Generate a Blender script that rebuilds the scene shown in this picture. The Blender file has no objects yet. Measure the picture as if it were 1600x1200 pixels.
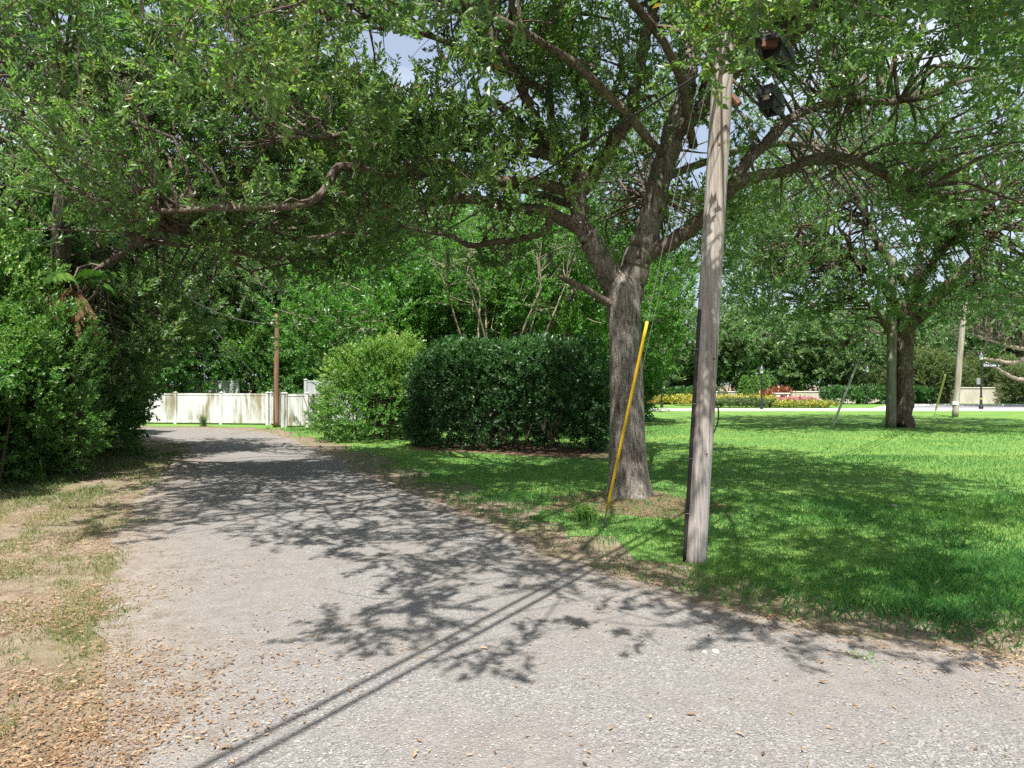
import bpy, bmesh, math
import numpy as np
from mathutils import Vector

# ------------------------------------------------------------------ camera, light, exposure
scene = bpy.context.scene
COL = scene.collection
F = 1066.7          # focal length in photo pixels (24 mm on a 36 mm frame, 1600 px wide)
EYE = 1.8
cam_data = bpy.data.cameras.new("camera")
cam_data.lens = 24.0; cam_data.sensor_width = 36.0
cam_data.clip_start = 0.05; cam_data.clip_end = 2000
cam = bpy.data.objects.new("camera", cam_data); COL.objects.link(cam)
cam.location = (0, 0, EYE); cam.rotation_euler = (math.radians(90), 0, 0)
scene.camera = cam

SX, SY = 0.07, 0.50                    # ground shift of a shadow per metre of height
sun_dir = Vector((-SX, -SY, 1)).normalized()
sun_el = math.asin(sun_dir.z); sun_az = math.atan2(sun_dir.x, sun_dir.y)
sun_data = bpy.data.lights.new("sun", 'SUN'); sun_data.energy = 5.0
sun_data.angle = math.radians(0.53); sun_data.color = (1.0, 0.965, 0.905)
sun = bpy.data.objects.new("sun", sun_data); COL.objects.link(sun)
sun.rotation_euler = (-sun_dir).to_track_quat('-Z', 'Y').to_euler()

world = bpy.data.worlds.new("World"); scene.world = world; world.use_nodes = True
wn, wl = world.node_tree.nodes, world.node_tree.links
wn.clear()
w_out = wn.new('ShaderNodeOutputWorld'); w_bg = wn.new('ShaderNodeBackground')
sky = wn.new('ShaderNodeTexSky'); sky.sky_type = 'NISHITA'; sky.sun_disc = False
sky.sun_elevation = sun_el; sky.sun_rotation = sun_az
sky.air_density = 1.0; sky.dust_density = 3.0; sky.ozone_density = 1.0
w_geo = wn.new('ShaderNodeTexCoord'); w_map = wn.new('ShaderNodeMapping')
w_map.inputs['Scale'].default_value = (1.0, 1.0, 2.6)
w_noise = wn.new('ShaderNodeTexNoise'); w_noise.inputs['Scale'].default_value = 3.2
w_noise.inputs['Detail'].default_value = 7; w_noise.inputs['Roughness'].default_value = 0.58
w_ramp = wn.new('ShaderNodeValToRGB')
w_ramp.color_ramp.elements[0].position = 0.50; w_ramp.color_ramp.elements[0].color = (.30, .30, .30, 1); w_ramp.color_ramp.elements[1].position = 0.74
w_mix = wn.new('ShaderNodeMix'); w_mix.data_type = 'RGBA'
w_mix.inputs["B"].default_value = (6.2, 6.8, 7.6, 1)
wl.new(w_geo.outputs['Generated'], w_map.inputs['Vector']); wl.new(w_map.outputs[0], w_noise.inputs['Vector'])
wl.new(w_noise.outputs['Fac'], w_ramp.inputs[0]); wl.new(w_ramp.outputs[0], w_mix.inputs['Factor'])
wl.new(sky.outputs[0], w_mix.inputs['A']); wl.new(w_mix.outputs['Result'], w_bg.inputs[0])
w_bg.inputs[1].default_value = 0.08
wl.new(w_bg.outputs[0], w_out.inputs[0])

scene.view_settings.view_transform = 'Standard'; scene.view_settings.look = 'None'
scene.view_settings.gamma = 1.0; scene.view_settings.exposure = 1.15
scene.view_settings.use_curve_mapping = False
cy = scene.cycles
cy.max_bounces = 5; cy.diffuse_bounces = 3; cy.glossy_bounces = 2; cy.transmission_bounces = 4
cy.transparent_max_bounces = 4; cy.use_adaptive_sampling = True; cy.adaptive_threshold = 0.012
cy.use_denoising = False; cy.caustics_reflective = False; cy.caustics_refractive = False
cy.sample_clamp_indirect = 4.0

# ------------------------------------------------------------------ helpers
RNG = np.random.default_rng(11)
def rs(seed): return np.random.default_rng(seed)
def W(px, py, Y):
    "point at distance Y that stands at photo position px, py"
    return np.array([(px - 800) * Y / F, Y, EYE - (py - 600) * Y / F])
def G(px, py):
    Y = EYE * F / (py - 600.0)
    return np.array([(px - 800) * Y / F, Y])
def smooth(a, b, x): 
    t = np.clip((x - a) / (b - a), 0, 1); return t * t * (3 - 2 * t)
def wob(x, y, z=0.0, s=1.0, seed=0):
    "cheap smooth noise about -1..1"
    v = 0; amp = 1.0; fr = s; tot = 0
    r = rs(1000 + seed)
    for _ in range(4):
        a = r.normal(size=(3, 3)); ph = r.uniform(0, 6.28, 3)
        for k in range(3):
            v = v + amp * np.sin(fr * (a[k, 0] * x + a[k, 1] * y + a[k, 2] * z) + ph[k]) / 2.0
        tot += amp; amp *= 0.55; fr *= 2.1
    return v / tot

def link(o, parent=None):
    COL.objects.link(o)
    if parent is not None: o.parent = parent
    return o
def tag(o, label=None, cat=None, group=None, kind=None):
    if label: o['label'] = label
    if cat: o['category'] = cat
    if group: o['group'] = group
    if kind: o['kind'] = kind
    return o
def thing(name, label, cat, loc=(0, 0, 0), group=None):
    o = bpy.data.objects.new(name, None); link(o)
    o.location = [float(v) for v in loc]; o.empty_display_size = 0.2
    return tag(o, label, cat, group)
def np_mesh(name, V, faces, mat, attrs=None, smooth_shade=False):
    "V (n,3); faces: list of int arrays (m,3) or (m,4); attrs: {name: (domain, values)}"
    me = bpy.data.meshes.new(name)
    V = np.ascontiguousarray(V, dtype=np.float32)
    if not isinstance(faces, (list, tuple)): faces = [faces]
    faces = [np.asarray(f, dtype=np.int32) for f in faces if len(f)]
    loops = np.concatenate([f.ravel() for f in faces])
    sizes = np.concatenate([np.full(len(f), f.shape[1], dtype=np.int32) for f in faces])
    starts = np.concatenate([[0], np.cumsum(sizes)[:-1]]).astype(np.int32)
    me.vertices.add(len(V)); me.vertices.foreach_set('co', V.ravel())
    me.loops.add(len(loops)); me.loops.foreach_set('vertex_index', loops)
    me.polygons.add(len(sizes)); me.polygons.foreach_set('loop_start', starts)
    try: me.polygons.foreach_set('loop_total', sizes)
    except Exception: pass
    if attrs:
        for k, (dom, val) in attrs.items():
            a = me.attributes.new(k, 'FLOAT', dom)
            a.data.foreach_set('value', np.ascontiguousarray(val, dtype=np.float32))
    me.update(calc_edges=True); me.validate(verbose=False) if False else None
    me.polygons.foreach_set('use_smooth', np.full(len(sizes), bool(smooth_shade)))
    me.materials.append(mat)
    return me
def obj(name, me, parent=None, base=None):
    o = bpy.data.objects.new(name, me); link(o, parent)
    return o
class MB:
    "collects shapes; build() links them as one mesh"
    def __init__(s): s.V = []; s.Q = []; s.T = []; s.n = 0
    def add(s, V, Q=None, T=None):
        V = np.asarray(V, float)
        if Q is not None and len(Q): s.Q.append(np.asarray(Q) + s.n)
        if T is not None and len(T): s.T.append(np.asarray(T) + s.n)
        s.V.append(V); s.n += len(V)
    def box(s, c, size, rot=0.0, tilt=None, bevel=0.0):
        hx, hy, hz = [v / 2 for v in size]
        b = min(bevel, hx * .9, hy * .9)
        if b > 0:
            ring = [(-hx + b, -hy), (hx - b, -hy), (hx, -hy + b), (hx, hy - b), (hx - b, hy), (-hx + b, hy), (-hx, hy - b), (-hx, -hy + b)]
        else: ring = [(-hx, -hy), (hx, -hy), (hx, hy), (-hx, hy)]
        n = len(ring)
        V = np.array([(x, y, -hz) for x, y in ring] + [(x, y, hz) for x, y in ring])
        Q = [(i, (i + 1) % n, n + (i + 1) % n, n + i) for i in range(n)]
        T = [(0, i + 1, i) for i in range(1, n - 1)] + [(n, n + i, n + i + 1) for i in range(1, n - 1)]
        if tilt is not None: V = V @ np.asarray(tilt).T
        ca, sa = math.cos(rot), math.sin(rot)
        V = V @ np.array([[ca, sa, 0], [-sa, ca, 0], [0, 0, 1]])
        s.add(V + np.asarray(c, float), Q, T)
    def tube(s, P, R, n=8, cap=True, wav=0.0, seed=0):
        V, Q, T = tube(P, R, n, cap, wav, seed); s.add(V, Q, T)
    def lathe(s, prof, c=(0, 0, 0), n=12):
        prof = np.asarray(prof, float); a = np.arange(n) * 2 * math.pi / n
        V = np.stack([prof[:, 0, None] * np.cos(a), prof[:, 0, None] * np.sin(a), np.repeat(prof[:, 1, None], n, 1)], -1).reshape(-1, 3)
        Q = [(i * n + j, i * n + (j + 1) % n, (i + 1) * n + (j + 1) % n, (i + 1) * n + j) for i in range(len(prof) - 1) for j in range(n)]
        s.add(V + np.asarray(c, float), Q)
    def build(s, name, mat, parent=None, base=(0, 0, 0), sm=False, attrs=None):
        V = np.concatenate(s.V) - np.asarray(base, float)
        fs = []
        if s.Q: fs.append(np.concatenate(s.Q))
        if s.T: fs.append(np.concatenate(s.T))
        return obj(name, np_mesh(name, V, fs, mat, attrs, sm), parent)
def spline(P, per=6):
    P = np.asarray(P, float)
    Q = np.vstack([2 * P[0] - P[1], P, 2 * P[-1] - P[-2]]); out = []
    t = np.linspace(0, 1, per, endpoint=False)[:, None]
    for i in range(1, len(Q) - 2):
        p0, p1, p2, p3 = Q[i - 1], Q[i], Q[i + 1], Q[i + 2]
        out.append(.5 * (2 * p1 + (p2 - p0) * t + (2 * p0 - 5 * p1 + 4 * p2 - p3) * t ** 2 + (3 * p1 - p0 - 3 * p2 + p3) * t ** 3))
    return np.vstack(out + [P[-1:]])
def tube(P, R, n=8, cap=True, wav=0.0, seed=0):
    P = np.asarray(P, float); m = len(P); R = np.broadcast_to(np.asarray(R, float), (m,))
    Tn = np.gradient(P, axis=0); Tn /= np.linalg.norm(Tn, axis=1, keepdims=True) + 1e-9
    up = np.array([0, 0, 1.0]) if abs(Tn[0, 2]) < .9 else np.array([0, -1.0, 0])
    N = np.cross(Tn[0], up); N /= np.linalg.norm(N)
    a = np.arange(n) * 2 * math.pi / n; rings = []
    for i in range(m):
        N = N - Tn[i] * np.dot(N, Tn[i]); N /= np.linalg.norm(N) + 1e-9
        B = np.cross(Tn[i], N)
        r = R[i] * np.ones(n)
        if wav: r = r * (1 + wav * wob(np.cos(a) * 1.3, np.sin(a) * 1.3, np.linalg.norm(P[i] - P[0]) * 1.6, 1.0, seed))
        rings.append(P[i] + np.outer(np.cos(a) * r, N) + np.outer(np.sin(a) * r, B))
    V = np.vstack(rings); i = np.arange(m - 1)[:, None] * n; j = np.arange(n)[None]; j2 = (j + 1) % n
    Q = np.stack([i + j, i + j2, i + n + j2, i + n + j], -1).reshape(-1, 4)
    T = np.zeros((0, 3), int)
    if cap:
        V = np.vstack([V, P[0], P[-1]]); k = m * n; jj = np.arange(n); jn = (jj + 1) % n
        T = np.vstack([np.stack([np.full(n, k), jn, jj], -1), np.stack([np.full(n, k + 1), (m - 1) * n + jj, (m - 1) * n + jn], -1)])
    return V, Q, T
def inpoly(x, y, poly):
    poly = np.asarray(poly, float); c = np.zeros(np.shape(x), bool)
    x2, y2 = poly[-1]
    for x1, y1 in poly:
        cond = ((y1 > y) != (y2 > y)) & (x < (x2 - x1) * (y - y1) / (y2 - y1 + 1e-12) + x1)
        c ^= cond; x2, y2 = x1, y1
    return c
def linedist(x, y, L):
    L = np.asarray(L, float); d = np.full(np.shape(x), 1e9)
    for (x1, y1), (x2, y2) in zip(L[:-1], L[1:]):
        dx, dy = x2 - x1, y2 - y1
        t = np.clip(((x - x1) * dx + (y - y1) * dy) / (dx * dx + dy * dy + 1e-12), 0, 1)
        d = np.minimum(d, np.hypot(x - x1 - t * dx, y - y1 - t * dy))
    return d

# ------------------------------------------------------------------ materials
def new_mat(name):
    m = bpy.data.materials.new(name); m.use_nodes = True
    nt = m.node_tree; nt.nodes.clear()
    return m, nt.nodes, nt.links
def N_(nodes, kind, **kw):
    n = nodes.new(kind)
    for k, v in kw.items():
        if k in n.inputs: n.inputs[k].default_value = v
        else: setattr(n, k, v)
    return n
def ramp(nodes, stops, interp='LINEAR'):
    r = nodes.new('ShaderNodeValToRGB'); cr = r.color_ramp; cr.interpolation = interp
    while len(cr.elements) < len(stops): cr.elements.new(0.5)
    for e, (p, c) in zip(cr.elements, stops):
        e.position = p; e.color = (*c, 1) if len(c) == 3 else c
    return r
def leaf_mat(name, stops, trans=0.35, rough=0.42, tcol=(1.3, 1.7, .6), spec=.5):
    m, n, l = new_mat(name)
    out = n.new('ShaderNodeOutputMaterial'); a = n.new('ShaderNodeAttribute'); a.attribute_name = 'rnd'
    r = ramp(n, stops); l.new(a.outputs['Fac'], r.inputs[0])
    p = N_(n, 'ShaderNodeBsdfPrincipled', Roughness=rough); p.inputs['Specular IOR Level'].default_value = spec
    l.new(r.outputs[0], p.inputs['Base Color'])
    mul = n.new('ShaderNodeMix'); mul.data_type = 'RGBA'; mul.blend_type = 'MULTIPLY'
    mul.inputs['Factor'].default_value = 1; mul.inputs['B'].default_value = (*tcol, 1)
    l.new(r.outputs[0], mul.inputs['A'])
    t = n.new('ShaderNodeBsdfTranslucent'); l.new(mul.outputs['Result'], t.inputs[0])
    mx = n.new('ShaderNodeMixShader'); mx.inputs[0].default_value = trans
    l.new(p.outputs[0], mx.inputs[1]); l.new(t.outputs[0], mx.inputs[2]); l.new(mx.outputs[0], out.inputs[0])
    return m
def flat_mat(name, col, rough=.6, metal=0.0, var=0.15, scale=8.0, bump=0.0, stretch=(1, 1, 1), spec=.4):
    m, n, l = new_mat(name)
    out = n.new('ShaderNodeOutputMaterial'); p = N_(n, 'ShaderNodeBsdfPrincipled', Roughness=rough, Metallic=metal)
    p.inputs['Specular IOR Level'].default_value = spec
    tc = n.new('ShaderNodeTexCoord'); mp = n.new('ShaderNodeMapping'); mp.inputs['Scale'].default_value = stretch
    no = N_(n, 'ShaderNodeTexNoise', Scale=scale, Detail=6.0, Roughness=.6)
    l.new(tc.outputs['Object'], mp.inputs[0]); l.new(mp.outputs[0], no.inputs['Vector'])
    c = np.array(col)
    r = ramp(n, [(.3, tuple(c * (1 - var))), (.7, tuple(np.clip(c * (1 + var), 0, 1)))])
    l.new(no.outputs['Fac'], r.inputs[0]); l.new(r.outputs[0], p.inputs['Base Color'])
    if bump:
        b = N_(n, 'ShaderNodeBump', Strength=bump, Distance=.01); l.new(no.outputs['Fac'], b.inputs['Height']); l.new(b.outputs[0], p.inputs['Normal'])
    l.new(p.outputs[0], out.inputs[0]); return m
def bark_mat(name, dark, mid, light, sc=14.0, dist=.02, vert=.16):
    m, n, l = new_mat(name)
    out = n.new('ShaderNodeOutputMaterial'); p = N_(n, 'ShaderNodeBsdfPrincipled', Roughness=.9)
    p.inputs['Specular IOR Level'].default_value = .15
    tc = n.new('ShaderNodeTexCoord'); mp = n.new('ShaderNodeMapping'); mp.inputs['Scale'].default_value = (1, 1, vert); l.new(tc.outputs['Object'], mp.inputs[0])
    n1 = N_(n, 'ShaderNodeTexNoise', Scale=sc * 1.5, Detail=9.0, Roughness=.66, Distortion=.7)
    l.new(mp.outputs[0], n1.inputs['Vector'])
    no = N_(n, 'ShaderNodeTexNoise', Scale=sc * 3.2, Detail=7.0, Roughness=.7); mp2 = n.new('ShaderNodeMapping'); mp2.inputs['Scale'].default_value = (1, 1, .5); l.new(tc.outputs['Object'], mp2.inputs[0]); l.new(mp2.outputs[0], no.inputs['Vector'])
    nb = N_(n, 'ShaderNodeTexNoise', Scale=2.0, Detail=5.0, Roughness=.6); l.new(tc.outputs['Object'], nb.inputs['Vector'])
    r1 = ramp(n, [(.34, (0, 0, 0)), (.46, (.45, .45, .45)), (.52, (.5, .5, .5)), (.66, (1, 1, 1))]); l.new(n1.outputs['Fac'], r1.inputs[0])
    mh = n.new('ShaderNodeMix'); mh.data_type = 'FLOAT'; mh.inputs['Factor'].default_value = .5; l.new(r1.outputs[0], mh.inputs['A']); l.new(no.outputs['Fac'], mh.inputs['B'])
    cr = ramp(n, [(.22, dark), (.45, mid), (.72, light)]); l.new(mh.outputs['Result'], cr.inputs[0])
    mx = n.new('ShaderNodeMix'); mx.data_type = 'RGBA'; mx.blend_type = 'MULTIPLY'; mx.inputs['Factor'].default_value = .9
    br = ramp(n, [(.3, (.60, .55, .50)), (.5, (1, 1, 1)), (.7, (1.3, 1.34, 1.32))]); l.new(nb.outputs['Fac'], br.inputs[0])
    l.new(cr.outputs[0], mx.inputs['A']); l.new(br.outputs[0], mx.inputs['B']); l.new(mx.outputs['Result'], p.inputs['Base Color'])
    b = N_(n, 'ShaderNodeBump', Strength=.9, Distance=dist); l.new(mh.outputs['Result'], b.inputs['Height']); l.new(b.outputs[0], p.inputs['Normal'])
    l.new(p.outputs[0], out.inputs[0]); return m

M = {}
M['oak_leaf'] = leaf_mat('oak_leaf', [(0, (.058, .115, .048)), (.4, (.115, .20, .075)), (.75, (.19, .285, .10)), (.93, (.27, .35, .12)), (.97, (.28, .17, .05)), (1, (.20, .11, .05))], .45, .42, spec=.6)
M['oak_leaf_left'] = leaf_mat('oak_leaf_left', [(0, (.066, .125, .055)), (.35, (.125, .21, .082)), (.75, (.20, .295, .115)), (.94, (.28, .36, .13)), (1, (.28, .18, .07))], .45, .42, spec=.6)
M['oak_leaf_far'] = leaf_mat('oak_leaf_far', [(0, (.07, .13, .055)), (.5, (.125, .205, .085)), (.9, (.19, .275, .115)), (1, (.25, .25, .10))], .4, .42)
M['lime_leaf'] = leaf_mat('lime_leaf', [(0, (.055, .13, .03)), (.5, (.10, .23, .045)), (1, (.17, .31, .065))], .45, .42)
M['hedge_leaf'] = leaf_mat('hedge_leaf', [(0, (.026, .065, .026)), (.6, (.045, .115, .036)), (1, (.085, .18, .05))], .3, .42)
M['shrub_leaf'] = leaf_mat('shrub_leaf', [(0, (.055, .13, .036)), (.5, (.10, .22, .055)), (.85, (.18, .30, .065)), (1, (.28, .34, .08))], .32, .40)
M['thicket_leaf'] = leaf_mat('thicket_leaf', [(0, (.05, .12, .04)), (.5, (.09, .20, .06)), (1, (.15, .28, .075))], .4, .4)
M['olive_leaf'] = leaf_mat('olive_leaf', [(0, (.07, .10, .04)), (.6, (.12, .17, .06)), (1, (.21, .24, .10))], .3, .5)
M['grass'] = leaf_mat('grass', [(0, (.03, .105, .036)), (.4, (.065, .19, .052)), (.72, (.165, .275, .066)), (.92, (.27, .32, .10)), (1, (.38, .33, .16))], .4, .5, spec=.3)
M['dry_grass'] = leaf_mat('dry_grass', [(0, (.07, .14, .045)), (.4, (.14, .19, .065)), (.75, (.25, .245, .115)), (1, (.36, .31, .18))], .3, .6, spec=.2)
M['litter'] = leaf_mat('litter', [(0, (.09, .05, .03)), (.3, (.185, .108, .058)), (.65, (.305, .195, .112)), (.9, (.41, .30, .18)), (1, (.33, .29, .22))], .15, .6, tcol=(1.2, .9, .5), spec=.3)
M['brown_frond'] = leaf_mat('brown_frond', [(0, (.12, .07, .035)), (1, (.27, .165, .08))], .25, .6, tcol=(1.2, .8, .4))
M['moss'] = leaf_mat('moss', [(0, (.14, .14, .11)), (1, (.27, .27, .22))], .3, .9, tcol=(1, 1, .9), spec=.1)
M['bark'] = bark_mat('bark', (.04, .032, .027), (.17, .145, .122), (.38, .345, .31), 19, .05)
M['bark_limb'] = bark_mat('bark_limb', (.03, .023, .018), (.115, .088, .068), (.28, .245, .205), 22, .03, .6)
M['bark_dark'] = bark_mat('bark_dark', (.02, .014, .011), (.08, .056, .042), (.20, .16, .125), 9, .03)
M['bark_twig'] = flat_mat('bark_twig', (.13, .105, .08), .9, var=.3)
M['bark_pale'] = flat_mat('bark_pale', (.26, .22, .165), .8, var=.3, scale=6, stretch=(3, 3, .6), bump=.3)
M['concrete'] = flat_mat('concrete', (.56, .54, .50), .9, var=.1, scale=3, bump=.1)
M['stucco'] = flat_mat('stucco', (.42, .38, .32), .9, var=.25, scale=2, stretch=(1, 1, .4))
M['cream'] = flat_mat('cream', (.62, .56, .48), .9, var=.1)
M['stone'] = flat_mat('stone', (.5, .43, .34), .9, var=.3, scale=5, bump=.4)
M['bronze'] = flat_mat('bronze', (.08, .055, .03), .5, .6, var=.3)
M['gold'] = flat_mat('gold', (.5, .38, .12), .4, .7)
M['lamp_black'] = flat_mat('lamp_black', (.02, .024, .024), .4, .2)
M['lamp_glass'] = flat_mat('lamp_glass', (.55, .6, .6), .2)
M['sign_navy'] = flat_mat('sign_navy', (.012, .02, .035), .4)
M['white_paint'] = flat_mat('white_paint', (.8, .8, .8), .5, var=.03)
M['galv'] = flat_mat('galv', (.26, .26, .26), .55, .4, var=.15, scale=20)
M['cable'] = flat_mat('cable', (.03, .03, .03), .6)
M['black_plastic'] = flat_mat('black_plastic', (.02, .02, .022), .5, var=.3, scale=20)
M['conduit'] = flat_mat('conduit', (.025, .02, .018), .6, var=.3)
M['rust'] = flat_mat('rust', (.13, .06, .035), .8, var=.4)
M['ceramic'] = flat_mat('ceramic', (.55, .52, .46), .35)
def wood_mat(name, dark, mid, light, sc=1.0):
    m, n, l = new_mat(name)
    out = n.new('ShaderNodeOutputMaterial'); p = N_(n, 'ShaderNodeBsdfPrincipled', Roughness=.85)
    p.inputs['Specular IOR Level'].default_value = .2
    tc = n.new('ShaderNodeTexCoord'); mp = n.new('ShaderNodeMapping'); mp.inputs['Scale'].default_value = (26 * sc, 26 * sc, .8 * sc)
    l.new(tc.outputs['Object'], mp.inputs[0])
    n1 = N_(n, 'ShaderNodeTexNoise', Scale=1.6, Detail=9.0, Roughness=.68, Distortion=.6); l.new(mp.outputs[0], n1.inputs['Vector'])
    mp2 = n.new('ShaderNodeMapping'); mp2.inputs['Scale'].default_value = (5, 5, .5); l.new(tc.outputs['Object'], mp2.inputs[0])
    n2 = N_(n, 'ShaderNodeTexNoise', Scale=1.5, Detail=5.0); l.new(mp2.outputs[0], n2.inputs['Vector'])
    r1 = ramp(n, [(.30, dark), (.43, mid), (.62, light)]); l.new(n1.outputs['Fac'], r1.inputs[0])
    r2 = ramp(n, [(.3, (.72, .64, .58)), (.5, (1, .96, .92)), (.7, (1.12, 1.15, 1.2))]); l.new(n2.outputs['Fac'], r2.inputs[0])
    mx = n.new('ShaderNodeMix'); mx.data_type = 'RGBA'; mx.blend_type = 'MULTIPLY'; mx.inputs['Factor'].default_value = 1
    l.new(r1.outputs[0], mx.inputs['A']); l.new(r2.outputs[0], mx.inputs['B']); l.new(mx.outputs['Result'], p.inputs['Base Color'])
    b = N_(n, 'ShaderNodeBump', Strength=.8, Distance=.006); l.new(n1.outputs['Fac'], b.inputs['Height']); l.new(b.outputs[0], p.inputs['Normal'])
    l.new(p.outputs[0], out.inputs[0]); return m
M['pole_wood'] = wood_mat('pole_wood', (.085, .072, .064), (.24, .218, .20), (.42, .395, .37))
M['pole_shaded'] = wood_mat('pole_shaded', (.06, .06, .045), (.13, .13, .10), (.22, .22, .175), .6)  # grey pole wood darkened: the shade on the second pole is in the colour
M['pole_brown'] = wood_mat('pole_brown', (.07, .038, .025), (.17, .10, .068), (.28, .18, .125), .6)
M['pole_grey'] = wood_mat('pole_grey', (.13, .12, .10), (.26, .24, .2), (.40, .38, .33), .6)
def guard_mat(name, col):
    m, n, l = new_mat(name)
    out = n.new('ShaderNodeOutputMaterial'); p = N_(n, 'ShaderNodeBsdfPrincipled', Roughness=.42)
    no = N_(n, 'ShaderNodeTexNoise', Scale=9.0, Detail=8.0, Roughness=.7); tc = n.new('ShaderNodeTexCoord'); l.new(tc.outputs['Object'], no.inputs['Vector'])
    c = np.array(col); r = ramp(n, [(.3, tuple(c * .6)), (.45, tuple(c)), (.75, tuple(c * 1.1))])
    l.new(no.outputs['Fac'], r.inputs[0]); l.new(r.outputs[0], p.inputs['Base Color']); l.new(p.outputs[0], out.inputs[0]); return m
M['yellow'] = guard_mat('yellow', (.60, .37, .018)); M['pale_yellow'] = guard_mat('pale_yellow', (.6, .5, .2)); M['grey_guard'] = guard_mat('grey_guard', (.3, .31, .28))
def vinyl_mat(name, base, dirt_shade):
    m, n, l = new_mat(name)
    out = n.new('ShaderNodeOutputMaterial'); p = N_(n, 'ShaderNodeBsdfPrincipled', Roughness=.45)
    g = n.new('ShaderNodeNewGeometry'); mp = n.new('ShaderNodeMapping'); mp.inputs['Scale'].default_value = (2.2, 2.2, .35); l.new(g.outputs['Position'], mp.inputs[0])
    no = N_(n, 'ShaderNodeTexNoise', Scale=1.6, Detail=7.0, Roughness=.62); l.new(mp.outputs[0], no.inputs['Vector'])
    r = ramp(n, [(.36, base), (.50, tuple(np.array(base) * .75)), (.62, dirt_shade)]); l.new(no.outputs['Fac'], r.inputs[0])  # dark streaks: dirt, with streaks of shade painted into the board colour
    l.new(r.outputs[0], p.inputs['Base Color']); l.new(p.outputs[0], out.inputs[0]); return m
M['vinyl'] = vinyl_mat('vinyl', (.66, .66, .65), (.25, .22, .14)); M['vinyl_grey'] = vinyl_mat('vinyl_grey', (.50, .52, .54), (.3, .3, .28))
def ground_mat(name, kind):
    m, n, l = new_mat(name)
    out = n.new('ShaderNodeOutputMaterial'); p = N_(n, 'ShaderNodeBsdfPrincipled', Roughness=.95); p.inputs['Specular IOR Level'].default_value = .15
    g = n.new('ShaderNodeNewGeometry'); pos = g.outputs['Position']
    big = N_(n, 'ShaderNodeTexNoise', Scale=.55, Detail=6.0, Roughness=.6); l.new(pos, big.inputs['Vector'])
    mid = N_(n, 'ShaderNodeTexNoise', Scale=5.0, Detail=8.0, Roughness=.7); l.new(pos, mid.inputs['Vector'])
    fine = N_(n, 'ShaderNodeTexNoise', Scale=45.0, Detail=6.0, Roughness=.7); l.new(pos, fine.inputs['Vector'])
    def mixc(a, b, f, mode='MIX'):
        x = n.new('ShaderNodeMix'); x.data_type = 'RGBA'; x.blend_type = mode
        if isinstance(f, float): x.inputs['Factor'].default_value = f
        else: l.new(f, x.inputs['Factor'])
        l.new(a, x.inputs['A']); l.new(b, x.inputs['B']); return x.outputs['Result']
    if kind == 'verge':
        c1 = ramp(n, [(.35, (.11, .08, .056)), (.5, (.185, .145, .105)), (.62, (.25, .205, .155))]); l.new(mid.outputs['Fac'], c1.inputs[0])
        c2 = ramp(n, [(.3, (.115, .11, .06)), (.7, (.21, .185, .115))]); l.new(fine.outputs['Fac'], c2.inputs[0])
        f = ramp(n, [(.45, (0, 0, 0)), (.6, (1, 1, 1))]); l.new(big.outputs['Fac'], f.inputs[0])
        col = mixc(c1.outputs[0], c2.outputs[0], f.outputs[0]); h = fine.outputs['Fac']; bd = .02
    elif kind == 'soil':
        c1 = ramp(n, [(.35, (.075, .05, .035)), (.5, (.15, .105, .07)), (.65, (.24, .175, .12))]); l.new(fine.outputs['Fac'], c1.inputs[0])
        c2 = ramp(n, [(.3, (.7, .75, .7)), (.7, (1.25, 1.15, 1.1))]); l.new(mid.outputs['Fac'], c2.inputs[0])
        col = mixc(c1.outputs[0], c2.outputs[0], 1.0, 'MULTIPLY'); h = fine.outputs['Fac']; bd = .03
    elif kind == 'lawn':
        c1 = ramp(n, [(.3, (.04, .12, .032)), (.5, (.115, .225, .05)), (.7, (.215, .31, .075))]); l.new(fine.outputs['Fac'], c1.inputs[0])
        c2 = ramp(n, [(.3, (.72, .85, .8)), (.5, (1, 1, 1)), (.7, (1.55, 1.2, 1.1))]); l.new(big.outputs['Fac'], c2.inputs[0])
        col = mixc(c1.outputs[0], c2.outputs[0], 1.0, 'MULTIPLY'); h = fine.outputs['Fac']; bd = .05
    elif kind == 'lane':
        vo = N_(n, 'ShaderNodeTexVoronoi', Scale=75.0); l.new(pos, vo.inputs['Vector'])
        v2 = N_(n, 'ShaderNodeTexVoronoi', Scale=170.0); l.new(pos, v2.inputs['Vector'])
        sep = n.new('ShaderNodeSeparateColor'); l.new(vo.outputs['Color'], sep.inputs[0])
        sep2 = n.new('ShaderNodeSeparateColor'); l.new(v2.outputs['Color'], sep2.inputs[0])
        c1 = ramp(n, [(0, (.08, .076, .074)), (.3, (.138, .132, .128)), (.7, (.212, .203, .195)), (.9, (.30, .288, .275)), (1, (.48, .46, .44))]); l.new(sep.outputs[0], c1.inputs[0])
        c1b = ramp(n, [(0, (.10, .096, .092)), (.5, (.18, .172, .164)), (1, (.31, .296, .28))]); l.new(sep2.outputs[0], c1b.inputs[0])
        cc = mixc(c1.outputs[0], c1b.outputs[0], .5)
        dirt_shade = ramp(n, [(.3, (.145, .13, .118)), (.7, (.23, .212, .196))]); l.new(mid.outputs['Fac'], dirt_shade.inputs[0])
        df = ramp(n, [(.38, (0, 0, 0)), (.6, (.85, .85, .85))]); l.new(big.outputs['Fac'], df.inputs[0])
        cc = mixc(cc, dirt_shade.outputs[0], df.outputs[0])
        at = n.new('ShaderNodeAttribute'); at.attribute_name = 'edge'
        e2 = N_(n, 'ShaderNodeMath', operation='ADD'); l.new(at.outputs['Fac'], e2.inputs[0])
        mm = N_(n, 'ShaderNodeMath', operation='MULTIPLY'); l.new(mid.outputs['Fac'], mm.inputs[0]); mm.inputs[1].default_value = 1.1
        l.new(mm.outputs[0], e2.inputs[1])
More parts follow.
